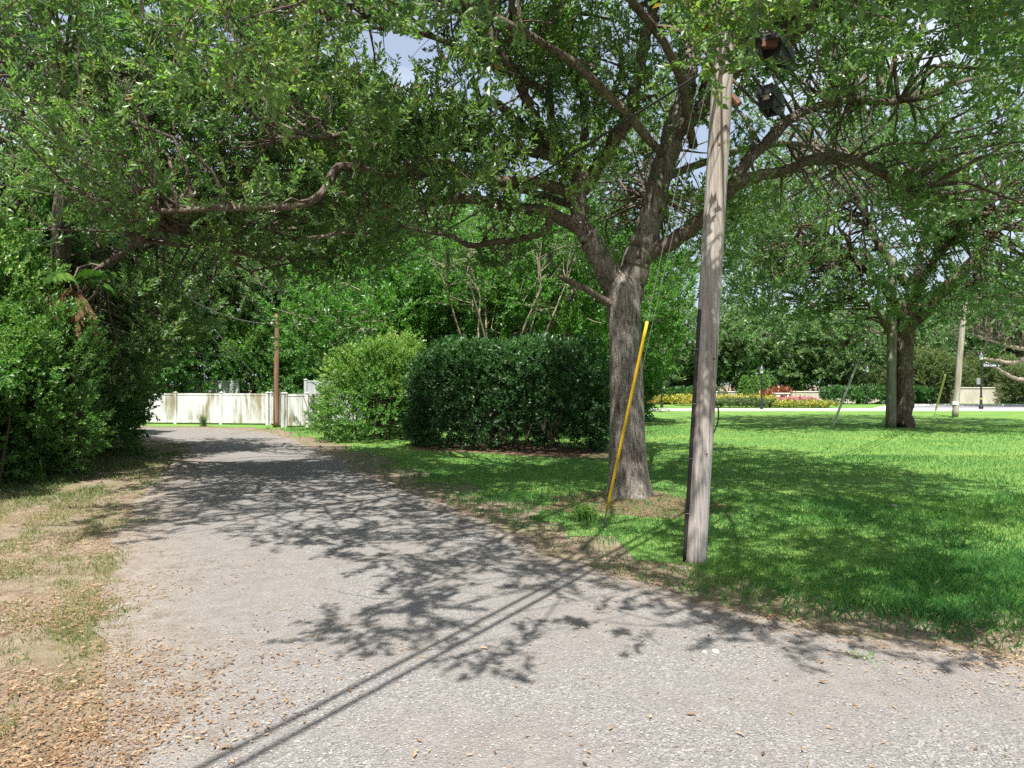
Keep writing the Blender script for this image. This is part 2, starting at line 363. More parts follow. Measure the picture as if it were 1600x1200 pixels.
        ef = ramp(n, [(.45, (.95, .95, .95)), (1.0, (0, 0, 0))]); l.new(e2.outputs[0], ef.inputs[0])
        ec = ramp(n, [(.35, (.135, .105, .08)), (.5, (.22, .182, .142)), (.65, (.28, .24, .195))]); l.new(mid.outputs['Fac'], ec.inputs[0])
        col = mixc(cc, ec.outputs[0], ef.outputs[0]); 
        hh = N_(n, 'ShaderNodeMath', operation='ADD'); l.new(vo.outputs['Distance'], hh.inputs[0]); l.new(fine.outputs['Fac'], hh.inputs[1])
        h = hh.outputs[0]; bd = .012
    l.new(col, p.inputs['Base Color'])
    b = N_(n, 'ShaderNodeBump', Strength=.7, Distance=bd); l.new(h, b.inputs['Height']); l.new(b.outputs[0], p.inputs['Normal'])
    l.new(p.outputs[0], out.inputs[0]); return m
M['verge'] = ground_mat('verge', 'verge'); M['lawn'] = ground_mat('lawn', 'lawn'); M['lane'] = ground_mat('lane', 'lane')
M['street'] = flat_mat('street', (.50, .49, .47), .95, var=.12, scale=2)
M['asphalt'] = flat_mat('asphalt', (.17, .17, .185), .95, var=.2, scale=2)
M['mulch'] = flat_mat('mulch', (.13, .075, .045), .95, var=.5, scale=20, bump=.5)

# ------------------------------------------------------------------ ground, lane, lawn, street
def grid_sheet(name, xs, ys, z, mat):
    X, Y = np.meshgrid(xs, ys); nx, ny = len(xs), len(ys)
    V = np.stack([X.ravel(), Y.ravel(), np.full(X.size, z)], -1)
    i = np.arange(ny - 1)[:, None] * nx; j = np.arange(nx - 1)[None]
    Q = np.stack([i + j, i + j + 1, i + nx + j + 1, i + nx + j], -1).reshape(-1, 4)
    return obj(name, np_mesh(name, V, Q, mat))
tag(grid_sheet('ground', np.linspace(-400, 400, 17), np.linspace(-200, 700, 19), 0.0, M['verge']), kind='structure')

R_px = [(1600, 1040), (1400, 1000), (1200, 965), (1050, 930), (960, 902), (870, 870), (800, 835), (700, 790), (620, 760), (560, 732), (520, 713), (480, 695), (430, 679), (380, 672.5), (300, 669.5), (220, 668.5)]
L_px = [(100, 1200), (150, 1090), (165, 1000), (172, 930), (180, 870), (200, 800), (245, 745), (285, 716), (290, 702), (240, 690), (150, 684.5)]
R_pts = np.vstack([[(24, 1.2), (14, 1.8), (8, 2.7)], [G(*p) for p in R_px], [(-24, 28.6), (-40, 29)]])
L_pts = np.vstack([[(-1.2, -5), (-1.6, 0)], [G(*p) for p in L_px], [(-24, 23.6), (-40, 24)]])
def resample(P, n):
    P = spline(P, 10); d = np.concatenate([[0], np.cumsum(np.linalg.norm(np.diff(P, axis=0), axis=1))]); d /= d[-1]
    t = np.linspace(0, 1, n); return np.stack([np.interp(t, d, P[:, k]) for k in range(2)], -1)
NS = 260
RL, LL = resample(R_pts, NS), resample(L_pts, NS)
RL = RL + np.stack([wob(RL[:, 0], RL[:, 1], 0, 3.2, 1), wob(RL[:, 0], RL[:, 1], 5, 3.2, 2)], -1) * .2
LL = LL + np.stack([wob(LL[:, 0], LL[:, 1], 0, 2.0, 3), wob(LL[:, 0], LL[:, 1], 5, 2.0, 4)], -1) * .20
from mathutils.geometry import delaunay_2d_cdt
_r = rs(8); LP = np.vstack([LL, RL[::-1]])
def _pts(step, x0, x1, y0, y1):
    X, Y = np.meshgrid(np.arange(x0, x1, step), np.arange(y0, y1, step)); return np.stack([X.ravel(), Y.ravel()], -1) + _r.uniform(-.3, .3, (X.size, 2)) * step
gi = np.vstack([_pts(.22, -9, 6, 2.2, 15), _pts(.7, -30, 24, -4, 29)])
dl, dr = linedist(gi[:, 0], gi[:, 1], LL[::2]), linedist(gi[:, 0], gi[:, 1], RL[::2])
fine_ = np.arange(len(gi)) < len(_pts(.22, -9, 6, 2.2, 15))
k = inpoly(gi[:, 0], gi[:, 1], LP) & (np.minimum(dl, dr) > .08) & np.where(fine_, np.minimum(dl, dr) < 1.8, True); gi = gi[k]
allp = np.vstack([LP, gi])
cv, ce, cf, *_ = delaunay_2d_cdt([Vector((float(p[0]), float(p[1]))) for p in allp], [], [list(range(len(LP)))], 1, 1e-4)
cv = np.array([(v.x, v.y) for v in cv]); cf = np.array([list(f) for f in cf if len(f) == 3])
dl, dr = linedist(cv[:, 0], cv[:, 1], LL[::2]), linedist(cv[:, 0], cv[:, 1], RL[::2])
edge = np.clip(np.minimum(dl * .55, dr * 1.2), 0, 4)
tag(obj('lane', np_mesh('lane', np.concatenate([cv, np.full((len(cv), 1), .010)], 1), cf, M['lane'], {'edge': ('POINT', edge)})), kind='structure')
LANE_POLY = np.vstack([LL, RL[::-1]])
def lane_sd(x, y):
    d = np.minimum(linedist(x, y, LL[::3]), linedist(x, y, RL[::3]))
    return np.where(inpoly(x, y, LANE_POLY[::2]), -d, d)

# lawn: everything right of the lane, out to the far street and past it, and the strip along the white fence
off = RL + np.stack([np.full(NS, .45), np.full(NS, .95)], -1) * (1 + .7 * wob(RL[:, 0], RL[:, 1], 3, 1.6, 7))[:, None]
def poly_sheet(name, P, z, mat):
    bm = bmesh.new(); vsb = [bm.verts.new((float(a), float(b), z)) for a, b in P]
    f = bm.faces.new(vsb); 
    if f.normal.z < 0: f.normal_flip()
    bm.normal_update(); 
    if f.normal.z < 0: f.normal_flip()
    bmesh.ops.triangulate(bm, faces=[f]); me = bpy.data.meshes.new(name); bm.to_mesh(me); bm.free(); me.materials.append(mat)
    return obj(name, me)
lawn_poly = np.vstack([off[4:-30], [(-30, 30.2), (-30, 33)], [(-5, 34), (-4, 80), (140, 80), (140, 0)]])
tag(poly_sheet('lawn', lawn_poly, .005, M['lawn']), kind='structure')
st_near = [(x, 45.6 + .25 * math.sin(x * .05)) for x in np.linspace(-3, 130, 40)]
st_far = [(x, 49.8 + 6.6 * float(smooth(26, 31, x))) for x in np.linspace(130, -3, 60)]
M['soil'] = ground_mat('soil', 'soil')
_a = np.linspace(0, 6.283, 60, endpoint=False); _q = 1.15 + .5 * wob(np.cos(_a), np.sin(_a), 0, 2.2, 91)
tag(poly_sheet('bare_soil', np.stack([1.7 + _q * np.cos(_a) * 1.1, 10.35 + _q * np.sin(_a)], -1), .0085, M['soil']), kind='structure')
_t = np.linspace(0, 1, 30); _f = np.stack([-2.9 + 5.3 * _t, 18.75 - 2.9 * _t - .25 * wob(_t * 6, _t * 3, 0, 1.5, 92)], -1); _b = _f[::-1] + [0.5, 2.6]
tag(poly_sheet('bare_soil', np.vstack([_f, _b]), .0085, M['soil']), kind='structure')
tag(poly_sheet('street', st_near + st_far, .010, M['street']), kind='structure')
tag(poly_sheet('asphalt_strip', [(29, 51), (130, 51), (130, 55.6), (33, 55.6)], .015, M['asphalt']), kind='structure')
mb = MB(); k0 = np.array([(x, 45.55) for x in np.linspace(-3, 130, 2)])
mb.box((63.5, 45.45, .06), (133, .22, .12)); tag(mb.build('kerb', M['concrete']), kind='structure')
mb = MB(); mb.box((81, 56.6, .07), (100, .25, .14)); tag(mb.build('kerb', M['concrete']), kind='structure')

# ------------------------------------------------------------------ foliage tools
def spray_protos(K, L, lw, ll, n, seed, droop=.15, updown=.55):
    "n little twigs, each K leaves; returns (n,K,4,3) local to the twig base, axis +Z"
    r = rs(seed); out = np.zeros((n, K, 4, 3))
    for q in range(n):
        t = (np.arange(K) + r.uniform(0, 1, K)) / K
        az = np.arange(K) * 2.4 + r.normal(0, .5, K); tilt = r.uniform(.45, 1.25, K) * (1.1 - .5 * t)
        d = np.stack([np.sin(tilt) * np.cos(az), np.sin(tilt) * np.sin(az), np.cos(tilt)], -1)
        base = np.stack([r.normal(0, .045, K) * L, r.normal(0, .045, K) * L, t * L], -1)
        rv = np.array([0, 0, 1.0]) + r.normal(0, .45, size=(K, 3)); s = np.cross(d, rv); s /= np.linalg.norm(s, axis=1, keepdims=True)
        nn = np.cross(s, d)
        l = ll * r.uniform(.7, 1.25, K)[:, None]; w = lw * r.uniform(.75, 1.2, K)[:, None]
        f = .16 * w
        out[q, :, 0] = base; out[q, :, 1] = base + d * l * .55 + s * w * .5 + nn * f
        out[q, :, 2] = base + d * l - nn * l * .10; out[q, :, 3] = base + d * l * .55 - s * w * .5 + nn * f
    return out
def axes_from(d, r):
    d = d / (np.linalg.norm(d, axis=1, keepdims=True) + 1e-9)
    rv = r.normal(size=d.shape); x = np.cross(d, rv); x /= np.linalg.norm(x, axis=1, keepdims=True) + 1e-9
    return np.stack([x, np.cross(d, x), d], -1)          # columns
def leaves_at(P, D, protos, sc, r, tone):
    "P (n,3) spray bases, D (n,3) axes -> verts, quads, rnd per face"
    n = len(P); pi = r.integers(0, len(protos), n); K = protos.shape[1]
    A = axes_from(D, r) * sc[:, None, None]
    V = np.einsum('nij,nkvj->nkvi', A, protos[pi]) + P[:, None, None]
    V = V.reshape(-1, 3); Q = np.arange(n * K * 4).reshape(-1, 4)
    rnd = np.clip(np.repeat(tone, K) + r.normal(0, .16, n * K), 0, .94)
    odd = r.uniform(size=n * K) < .012; rnd[odd] = r.uniform(.95, 1, odd.sum())
    return V, Q, rnd
def twig_mesh(P, D, L, r, rad=.0045):
    n = len(P); A = axes_from(D, r); E = P + A[:, :, 2] * L[:, None]; a = np.array([0, 2.1, 4.2])
    off_ = A[:, None, :, 0] * np.cos(a)[None, :, None] + A[:, None, :, 1] * np.sin(a)[None, :, None]
    V = np.concatenate([P[:, None] + off_ * rad, E[:, None] + off_ * rad * .4], 1).reshape(-1, 3); k = np.arange(n)[:, None, None] * 6
    return V, (k + np.array([(0, 1, 4, 3), (1, 2, 5, 4), (2, 0, 3, 5)])[None]).reshape(-1, 4)
SPRAYS = {}
PROTO_OAK = spray_protos(28, .42, .040, .090, 10, 1)
PROTO_MID = spray_protos(26, .60, .075, .15, 8, 2)
PROTO_FAR = spray_protos(22, .95, .16, .30, 8, 3)
PROTO_HEDGE = spray_protos(12, .22, .052, .095, 8, 4)
PROTO_SHRUB = spray_protos(20, .34, .045, .095, 8, 5)
PROTO_LIME = spray_protos(22, .55, .07, .15, 8, 6)
PROTO_FINE = spray_protos(24, .5, .04, .13, 8, 7)

# ground that the photo shows in full sun: the crowns leave it open
def gp(L): return np.array([G(*p) for p in L])
LIT = [gp([(-2600, 790), (-100, 785), (150, 795), (60, 850), (165, 890), (330, 885), (480, 875), (610, 838), (700, 850), (560, 890), (420, 925), (365, 970), (480, 1060), (545, 1000), (720, 1045), (850, 1045), (1000, 1035), (1250, 1035), (1400, 1005), (1600, 1058), (2300, 1250), (2300, 6000), (-2600, 6000)]),
       gp([(100, 765), (250, 733), (420, 724), (555, 727), (510, 704), (420, 699), (300, 713), (200, 727)]),
       gp([(1000, 652), (1120, 655), (1130, 676), (1300, 692), (1600, 692), (2300, 690), (2300, 800), (1600, 765), (1400, 733), (1250, 709), (1130, 692), (1000, 692)]),
       gp([(350, 671), (400, 690), (520, 705), (640, 700), (560, 671)]),
       gp([(1490, 850), (1600, 820), (1900, 830), (1900, 960), (1600, 960), (1490, 920)]),
       np.array([(-18, 8), (-5.7, 8), (-6.6, 13.0), (-9.5, 14.2), (-18, 14.2)])]
def shade_ok(P, r, jit=.25):
    gx = P[:, 0] + SX * P[:, 2] + r.normal(0, jit, len(P)); gy = P[:, 1] + SY * P[:, 2] + r.normal(0, jit, len(P))
    ok = np.ones(len(P), bool)
    for L in LIT: ok &= ~inpoly(gx, gy, L)
    ok &= ~((wob(gx, gy * 1.6, 0, 1.5, 77) < -.30) & inpoly(gx, gy, LANE_POLY[::4]))     # the broken light on the lane
    for cx, cy_, cz, rad, pr in LIT_SPOTS:                     # things that stand in the sun: no clump between them and it
        h = P[:, 2] - cz
        hit = (np.hypot(P[:, 0] + SX * h - cx, P[:, 1] + SY * h - cy_) < rad) & (h > 0) & (r.uniform(size=len(P)) < pr)
        ok &= ~hit
    return ok
LIT_SPOTS = [(-4.6, 22.2, 2.2, 2.4, 1), (-4.6, 21, .5, 2.0, 1), (1.95, 6.9, 4.2, .6, .8), (1.9, 6.9, 3.0, .6, .8), (1.87, 6.9, 2, .6, .7), (1.85, 6.8, 1, .6, .6), (-9.4, 12.0, 2.6, 1.5, .8), (-11.0, 15.0, 2.8, 1.5, .8), (-10.2, 12.5, 4.5, 1.6, .7), (-12.5, 19, 2.6, 1.6, .7)]

def cluster_leaves(C, rad, per, protos, r, sc=(.65, 1.3), flat=.75, tone=None, up=.7, holes=None):
    "leaf clumps round centres C"
    n = len(C) * per
    u = r.normal(size=(n, 3)); u /= np.linalg.norm(u, axis=1, keepdims=True)
    rr = r.uniform(.15, 1, n) ** .6
    R = np.repeat(rad, per)[:, None]
    P = np.repeat(C, per, 0) + u * rr[:, None] * R * np.array([1, 1, flat])
    D = u + r.normal(0, .5, (n, 3)) + np.array([0, 0, up])
    if tone is None: tone = np.clip(r.normal(.42, .13, len(C)), .1, .8)
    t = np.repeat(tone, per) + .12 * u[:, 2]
    if holes is not None:
        k = holes(P); P, D, t = P[k], D[k], t[k]
    SPRAYS['last'] = (P, D)
    return leaves_at(P, D, protos, r.uniform(*sc, len(P)), r, t)

def connect(C, nodes, noder, r, r0=.022, r1=.006, n=5, origin=None, every=1):
    "a curved branch from each clump back to the nearest limb point that lies closer to the trunk"
    mb = MB()
    for q in range(0, len(C), every):
        c = C[q]; d = np.linalg.norm(nodes - c, axis=1)
        if origin is not None:
            d = d + .35 * np.clip(np.linalg.norm(nodes[:, :2] - origin[:2], axis=1) - np.linalg.norm(c[:2] - origin[:2]), 0, 9)
        near_k = np.argsort(d)[:10]; k = int(near_k[r.integers(0, len(near_k))]); a = nodes[k]; L = d[k]
        if L < .15: continue
        m1 = a + (c - a) * .35 + r.normal(0, .10 * L, 3) + np.array([0, 0, .06 * L]); m2 = a + (c - a) * .7 + r.normal(0, .10 * L, 3)
        P = spline([a, m1, m2, c], 2); rr = min(noder[k] * .75, r0 + .007 * L)
        mb.tube(P, np.linspace(rr, r1, len(P)), 4, cap=False)
        # a couple of side twigs
        for _ in range(1):
            s = P[r.integers(2, len(P))]; e = s + r.normal(0, .35, 3); mm = (s + e) / 2 + r.normal(0, .07, 3)
            mb.tube(spline([s, mm, e], 2), np.linspace(r1 * 1.2, r1 * .5, 5), 3, cap=False)
    return mb

# ------------------------------------------------------------------ the main oak
OAK_Y = 10.97
ob = np.array([1.872, OAK_Y, 0.0])
oak = thing('oak_tree', 'large spreading oak with forked grey trunk beside the yellow guy guard', 'tree', ob)
def limb_pts(L):     # (px, py, distance, radius in px at trunk distance)
    P = np.array([W(a, b, c) for a, b, c, _ in L]); R = np.array([(d * .95 if d > 15 else d * .84) / 97.2 for *_, d in L])
    return P, R
def limb_mesh(mb, L, seg=10, per=6, wav=.14, seed=0, pts=None):
    P, R = pts if pts is not None else limb_pts(L)
    Ps = spline(P, per); Rs = np.interp(np.linspace(0, len(P) - 1, len(Ps)), np.arange(len(P)), R)
    k = rs(seed); Ps[1:-1] += k.normal(0, .10, (len(Ps) - 2, 3)) * Rs[1:-1, None]
    mb.tube(Ps, Rs, seg, True, wav, seed); return Ps, Rs
mb = MB()
trunk_P = np.array([W(984, 785, OAK_Y), W(983, 768, OAK_Y), W(982, 740, OAK_Y), W(980, 690, OAK_Y), W(979, 600, OAK_Y), W(977, 530, OAK_Y), W(974, 480, OAK_Y), W(970, 448, OAK_Y), W(966, 425, OAK_Y)])
trunk_R = np.array([37, 33, 30.5, 28, 26, 25, 26.5, 28, 18]) / 97.2
Ps = spline(trunk_P, 8); Rs = np.interp(np.linspace(0, 8, len(Ps)), np.arange(9), trunk_R)
V, Q, T = tube(Ps, Rs, 40, True, .05, 5)
low = np.clip(1 - V[:, 2] / .8, 0, 1) ** 2.5                      # root flare in lobes
ang = np.arctan2(V[:, 1] - OAK_Y, V[:, 0] - 1.87)
V[:, 0] += (V[:, 0] - 1.87) * low * (.03 + .14 * np.sin(ang * 5 + 1)); V[:, 1] += (V[:, 1] - OAK_Y) * low * (.03 + .14 * np.sin(ang * 5 + 1))
mb.add(V, Q, T); mb.build('trunk', M['bark'], oak, ob, True)
LIMBS = {
 'left_fork': [(972, 470, 11, 22), (958, 440, 10.95, 20), (940, 405, 10.9, 18), (922, 378, 10.85, 16.5), (906, 352, 10.8, 15), (903, 320, 10.8, 14), (905, 285, 10.8, 13), (893, 258, 10.8, 12)],
 'left_low': [(908, 358, 10.8, 12), (882, 345, 10.75, 11.5), (850, 330, 10.7, 11), (815, 326, 10.6, 10), (780, 320, 10.5, 9.5), (735, 310, 10.4, 9), (690, 312, 10.3, 8), (640, 322, 10.2, 7), (595, 322, 10.1, 6), (560, 345, 10, 5), (525, 365, 9.9, 3.5), (480, 372, 9.8, 2)],
 'left_under': [(862, 340, 10.7, 8), (848, 362, 10.9, 8), (815, 374, 11.2, 7), (775, 378, 11.4, 6.5), (735, 384, 11.6, 6), (705, 368, 11.8, 5), (665, 362, 12, 4), (620, 350, 12.2, 3)],
 'left_long': [(905, 310, 10.8, 11), (860, 290, 10.6, 10.5), (815, 284, 10.4, 10), (765, 282, 10.2, 9.5), (722, 268, 10, 9), (690, 255, 9.9, 8.5), (640, 262, 9.8, 8), (595, 268, 9.7, 7.5), (530, 262, 9.6, 7), (505, 300, 9.5, 6.5), (470, 321, 9.4, 6), (400, 325, 9.3, 5.5), (340, 325, 9.2, 5), (265, 330, 9.1, 4), (200, 318, 9, 2.5)],
 'left_mid': [(893, 262, 10.8, 12), (860, 242, 10.7, 10.5), (810, 234, 10.6, 10), (765, 234, 10.5, 9.5), (722, 226, 10.4, 9), (690, 208, 10.3, 8.5), (655, 197, 10.2, 8), (610, 194, 10.1, 7), (560, 205, 10, 5.5), (500, 215, 9.8, 4), (430, 215, 9.6, 2.5)],
 'left_high': [(893, 258, 10.8, 10.5), (855, 228, 11, 9.5), (832, 212, 11.1, 9), (800, 180, 11.3, 8), (770, 160, 11.5, 7.5), (735, 166, 11.7, 6.5), (690, 178, 11.9, 5.5), (640, 184, 12.1, 4.5), (570, 175, 12.3, 3)],
 'up_left': [(886, 250, 10.8, 11), (860, 222, 10.7, 10.5), (838, 190, 10.6, 10), (822, 155, 10.5, 9.5), (805, 118, 10.4, 9), (788, 92, 10.3, 8), (765, 65, 10.2, 7), (735, 35, 10, 6), (690, 0, 9.8, 4), (640, -50, 9.6, 2.5)],
 'up_thin': [(870, 236, 10.8, 8.5), (863, 200, 10.9, 8.5), (858, 150, 11, 8), (855, 112, 11.1, 7.5), (832, 90, 11.2, 6.5), (800, 78, 11.3, 5), (760, 50, 11.5, 3.5)],
 'up_pale': [(900, 290, 11, 8), (912, 215, 11.3, 8), (910, 150, 11.5, 7.5), (895, 105, 11.7, 7.5), (884, 60, 11.9, 7), (876, 0, 12.1, 6.5), (868, -70, 12.4, 5), (850, -160, 12.8, 3)],
 'inner': [(910, 300, 10.8, 12), (938, 255, 10.7, 12), (962, 218, 10.6, 12), (984, 182, 10.5, 11.5), (993, 140, 10.4, 11), (1003, 85, 10.3, 10.5), (1014, 40, 10.2, 9.5), (1030, -20, 10, 8), (1040, -100, 9.6, 5), (1030, -190, 9.2, 3)],
 'right_stem': [(978, 468, 11, 24), (992, 420, 11, 23), (1006, 378, 11, 21), (1020, 325, 11, 19.5), (1036, 262, 11, 18.5), (1050, 208, 11, 17.5), (1066, 160, 11, 16), (1076, 110, 11.1, 14.5), (1080, 55, 11.2, 13), (1090, -10, 11.3, 11), (1110, -100, 11.5, 8), (1120, -220, 11.8, 4)],
 'right_arm': [(1000, 405, 11, 15), (1035, 384, 10.9, 15), (1075, 360, 10.8, 14.5), (1110, 330, 10.7, 13.5), (1145, 292, 10.6, 12), (1182, 276, 10.6, 10.5), (1230, 266, 10.6, 9.5), (1280, 246, 10.6, 8.5), (1330, 248, 10.7, 7.5), (1378, 272, 10.8, 6.5), (1425, 302, 10.9, 5), (1480, 312, 11, 3)],
 'right_high': [(1135, 300, 10.7, 11), (1165, 255, 10.8, 10.5), (1200, 220, 11, 10), (1240, 182, 11.2, 9), (1282, 165, 11.4, 8), (1330, 156, 11.6, 7), (1395, 160, 11.8, 6), (1450, 145, 12, 5), (1525, 122, 12.2, 3.5), (1600, 110, 12.4, 2)],
 'right_big': [(1047, 222, 11, 15), (1085, 180, 10.8, 15), (1120, 140, 10.6, 15), (1160, 98, 10.4, 14.5), (1200, 68, 10.2, 14), (1245, 45, 10, 13), (1285, 15, 9.8, 12), (1320, -20, 9.6, 10), (1380, -70, 9.3, 7), (1450, -110, 9, 4)],
 'stub': [(958, 478, 10.9, 8), (935, 464, 10.7, 7), (908, 448, 10.5, 5.5), (882, 436, 10.4, 4.5), (874, 432, 10.35, 3.8)],
 'stub_fork': [(908, 448, 10.5, 4.5), (895, 455, 10.4, 3.5), (886, 472, 10.35, 3)],
}
HIDDEN = [
 ([(2.6, 7.2, 6.8), (2.4, 5.6, 6.8), (2.0, 4.2, 6.5), (1.6, 3.2, 6.1)], [.07, .06, .04, .02]),
 ([(5.0, 8.8, 7.4), (4.6, 7.0, 7.4), (4.2, 5.2, 7.0), (3.8, 3.6, 6.4)], [.1, .08, .05, .02]),
 ([(1.0, 7.8, 6.6), (.9, 6, 6.9), (.4, 4.4, 6.6), (-.2, 3.2, 6.1)], [.07, .06, .04, .02]),   # limbs that reach over the lane to the camera side, and to the back, by world points
 ([(2.9, 10.9, 5.6), (2.2, 9.4, 6.3), (1.0, 7.8, 6.6), (0.1, 6.2, 6.4), (-.6, 4.9, 5.9)], [.14, .12, .09, .06, .03]),
 ([(2.3, 10.4, 5.3), (.8, 9.3, 6.2), (-1.3, 8.2, 6.7), (-3.0, 7.0, 6.5), (-4.0, 6.0, 5.8)], [.13, .11, .09, .06, .03]),
 ([(3.0, 10.8, 6.4), (3.0, 9.0, 7.0), (2.6, 7.2, 6.8), (2.1, 5.8, 6.0)], [.13, .10, .07, .03]),
 ([(3.6, 10.5, 6.9), (5.0, 8.8, 7.4), (6.2, 7.3, 7.2), (7.0, 6.3, 6.7)], [.13, .1, .07, .03]),
 ([(2.2, 11, 4.2), (2.8, 13, 5.2), (3.3, 15.2, 6.0), (3.8, 17.5, 6.2)], [.15, .12, .08, .03]),
 ([(1.2, 11, 4.6), (-.6, 12.6, 5.6), (-2.4, 14.4, 6.2), (-4.2, 15.8, 6.1)], [.14, .11, .08, .03]),
 ([(2.6, 11.1, 5.2), (4.6, 12.6, 6.2), (6.6, 14, 6.6), (8.2, 15, 6.4)], [.14, .11, .08, .03]),
 ([(.5, 10.7, 6.4), (-1.6, 11.2, 7.6), (-4, 11.6, 8.2), (-6, 11.8, 8.0)], [.12, .09, .06, .03]),
]
nodes, nrad = [], []
for q, (k, L) in enumerate(LIMBS.items()):
    mb = MB(); Pp, Rr = limb_mesh(mb, L, 20 if k in ('left_fork', 'right_stem', 'right_arm', 'right_big') else 12, 6, .12, 20 + q)
    mb.build('limb', M['bark_limb'] if k not in ('left_fork', 'right_stem') else M['bark'], oak, ob, True)
    if 'stub' in k: continue
    s = max(2, int(len(Pp) * .3)); nodes.append(Pp[s:]); nrad.append(Rr[s:])
for q, (P, R) in enumerate(HIDDEN):
    R = list(np.array(R) * .5)
    mb = MB(); Pp, Rr = limb_mesh(mb, None, 10, 6, .12, 60 + q, (np.array(P), np.array(R)))
    mb.build('limb', M['bark_limb'], oak, ob, True); nodes.append(Pp[3:]); nrad.append(Rr[3:])
nodes = np.vstack(nodes); nrad = np.concatenate(nrad)
r = rs(5)
C = np.stack([r.uniform(-8.6, 9.6, 14000), r.uniform(1.9, 19.5, 14000), r.uniform(3.2, 10.6, 14000)], -1)
rho = np.sqrt(((C[:, 0] - .8) / 9.2) ** 2 + ((C[:, 1] - 10.8) / 8.9) ** 2 + (np.clip(C[:, 2] - 4.6, -3, 9) / 5.6) ** 2)
hr = np.hypot(C[:, 0] - 1.9, C[:, 1] - 11)
zb = 4.75 - .55 * smooth(4, 8.5, hr) + .35 * wob(C[:, 0], C[:, 1], 0, .8, 31)
dn = np.min(np.linalg.norm(C[:, None] - nodes[None, ::3], axis=2), axis=1)
keep = (rho < 1) & (C[:, 2] > zb) & (r.uniform(size=len(C)) < .18 + .82 * smooth(.35, .85, rho)) & (dn < 2.3)
keep &= wob(C[:, 0], C[:, 1], C[:, 2], .75, 33) > -.18
keep &= (((C[:, 0] - 1.0) / 2.3) ** 2 + ((C[:, 1] - 8.8) / 2.5) ** 2 + ((C[:, 2] - 5.4) / 1.9) ** 2) > 1
keep &= (C[:, 0] > -6.3 + .8 * wob(C[:, 1], C[:, 2], 0, .6, 34))
keep &= shade_ok(C, r)
C = C[keep]
# sprays that hang close over the camera side of the lane
near = np.array([W(a, b, c) for a, b, c in [(1125, 20, 5.7), (1137, 50, 5.9), (1110, 60, 5.8), (1150, 8, 5.6), (1120, -10, 5.7), (1148, 72, 6.0), (300, 40, 5.6), (345, 75, 5.4), (375, 30, 5.3), (330, -20, 5.4), (270, 100, 6.0), (390, 110, 5.9), (1100, 25, 5.4), (1165, 35, 5.3), (1205, 55, 5.5), (1130, -30, 5.3), (1180, -45, 5.4), (880, 265, 10.2), (870, 300, 10.1), (905, 240, 10.3), (925, 275, 10.2), (480, 40, 7), (540, 90, 7.4), (600, 30, 7.0), (660, 60, 7.3), (700, 10, 7.0), (430, 140, 7.4), (560, 150, 8), (620, 268, 9.3), (665, 245, 9.4), (700, 275, 9.5), (440, 318, 8.9), (360, 322, 8.8), (540, 300, 9.1), (560, 335, 9.5), (760, 270, 9.9), (800, 300, 10.1), (640, 205, 9.8), (585, 185, 9.7), (720, 215, 10)]])
UPL = [np.vstack([spline(limb_pts(LIMBS[k_])[0], 4)[4:]]) for k_ in ('up_left', 'up_thin', 'up_pale', 'inner', 'right_stem', 'right_big', 'left_high', 'left_mid')]
UPL = np.vstack(UPL); UPL = UPL[UPL[:, 2] > 4.6]; uq = UPL[r.integers(0, len(UPL), 130)] + r.normal(0, .42, (130, 3)) + np.array([0, -.15, .1]); uq = uq[shade_ok(uq, r)]
LWL = np.vstack([spline(limb_pts(LIMBS[k_])[0], 4)[10:] for k_ in ('left_long', 'left_low', 'left_mid', 'left_high', 'left_under', 'right_arm', 'right_high')])
lq_ = LWL[r.integers(0, len(LWL), 95)] + r.normal(0, .34, (95, 3)) + np.array([0, -.12, -.22]); lq_ = lq_[shade_ok(lq_, r) & (lq_[:, 2] > 3.7)]
near = np.vstack([near, uq, lq_])
pool = len(C)
print('oak clumps', pool)
C = np.vstack([C[:1160], near])
rad = np.concatenate([r.uniform(.22, .50, len(C) - len(near)), np.full(len(near), .30)])
tone = np.concatenate([np.clip(r.normal(.42, .19, len(C) - len(near)), .05, .8), np.concatenate([np.full(28, .72), np.clip(r.normal(.45, .18, len(near) - 28), .1, .8)])])
CAB0, CAB1 = W(1138, 70, 7.0), np.array([24.9, 38.0, 6.0])
def clear(P):
    d = CAB1 - CAB0; t = np.clip(((P - CAB0) @ d) / (d @ d), 0, .5); q = np.linalg.norm(P - CAB0 - t[:, None] * d, axis=1)
    pol = np.hypot(P[:, 0] - 1.85 - .06 * P[:, 2], P[:, 1] - 6.9) < .45
    return (q > .75 + .02 * P[:, 1]) & ~(pol & (P[:, 2] < 4.9))
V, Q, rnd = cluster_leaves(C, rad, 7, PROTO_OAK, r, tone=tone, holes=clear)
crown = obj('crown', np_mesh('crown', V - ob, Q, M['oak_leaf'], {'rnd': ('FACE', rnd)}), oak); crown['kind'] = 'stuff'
mbb = connect(C, nodes, nrad, r, origin=ob); br = mbb.build('branchwork', M['bark_limb'], oak, ob); br['kind'] = 'stuff'
P_, D_ = SPRAYS['last']; V_, Q_ = twig_mesh(P_ - ob, D_, np.full(len(P_), .36), r); obj('twig', np_mesh('twig', V_, Q_, M['bark_twig']), oak)['kind'] = 'stuff'
print('oak leaves', len(Q))

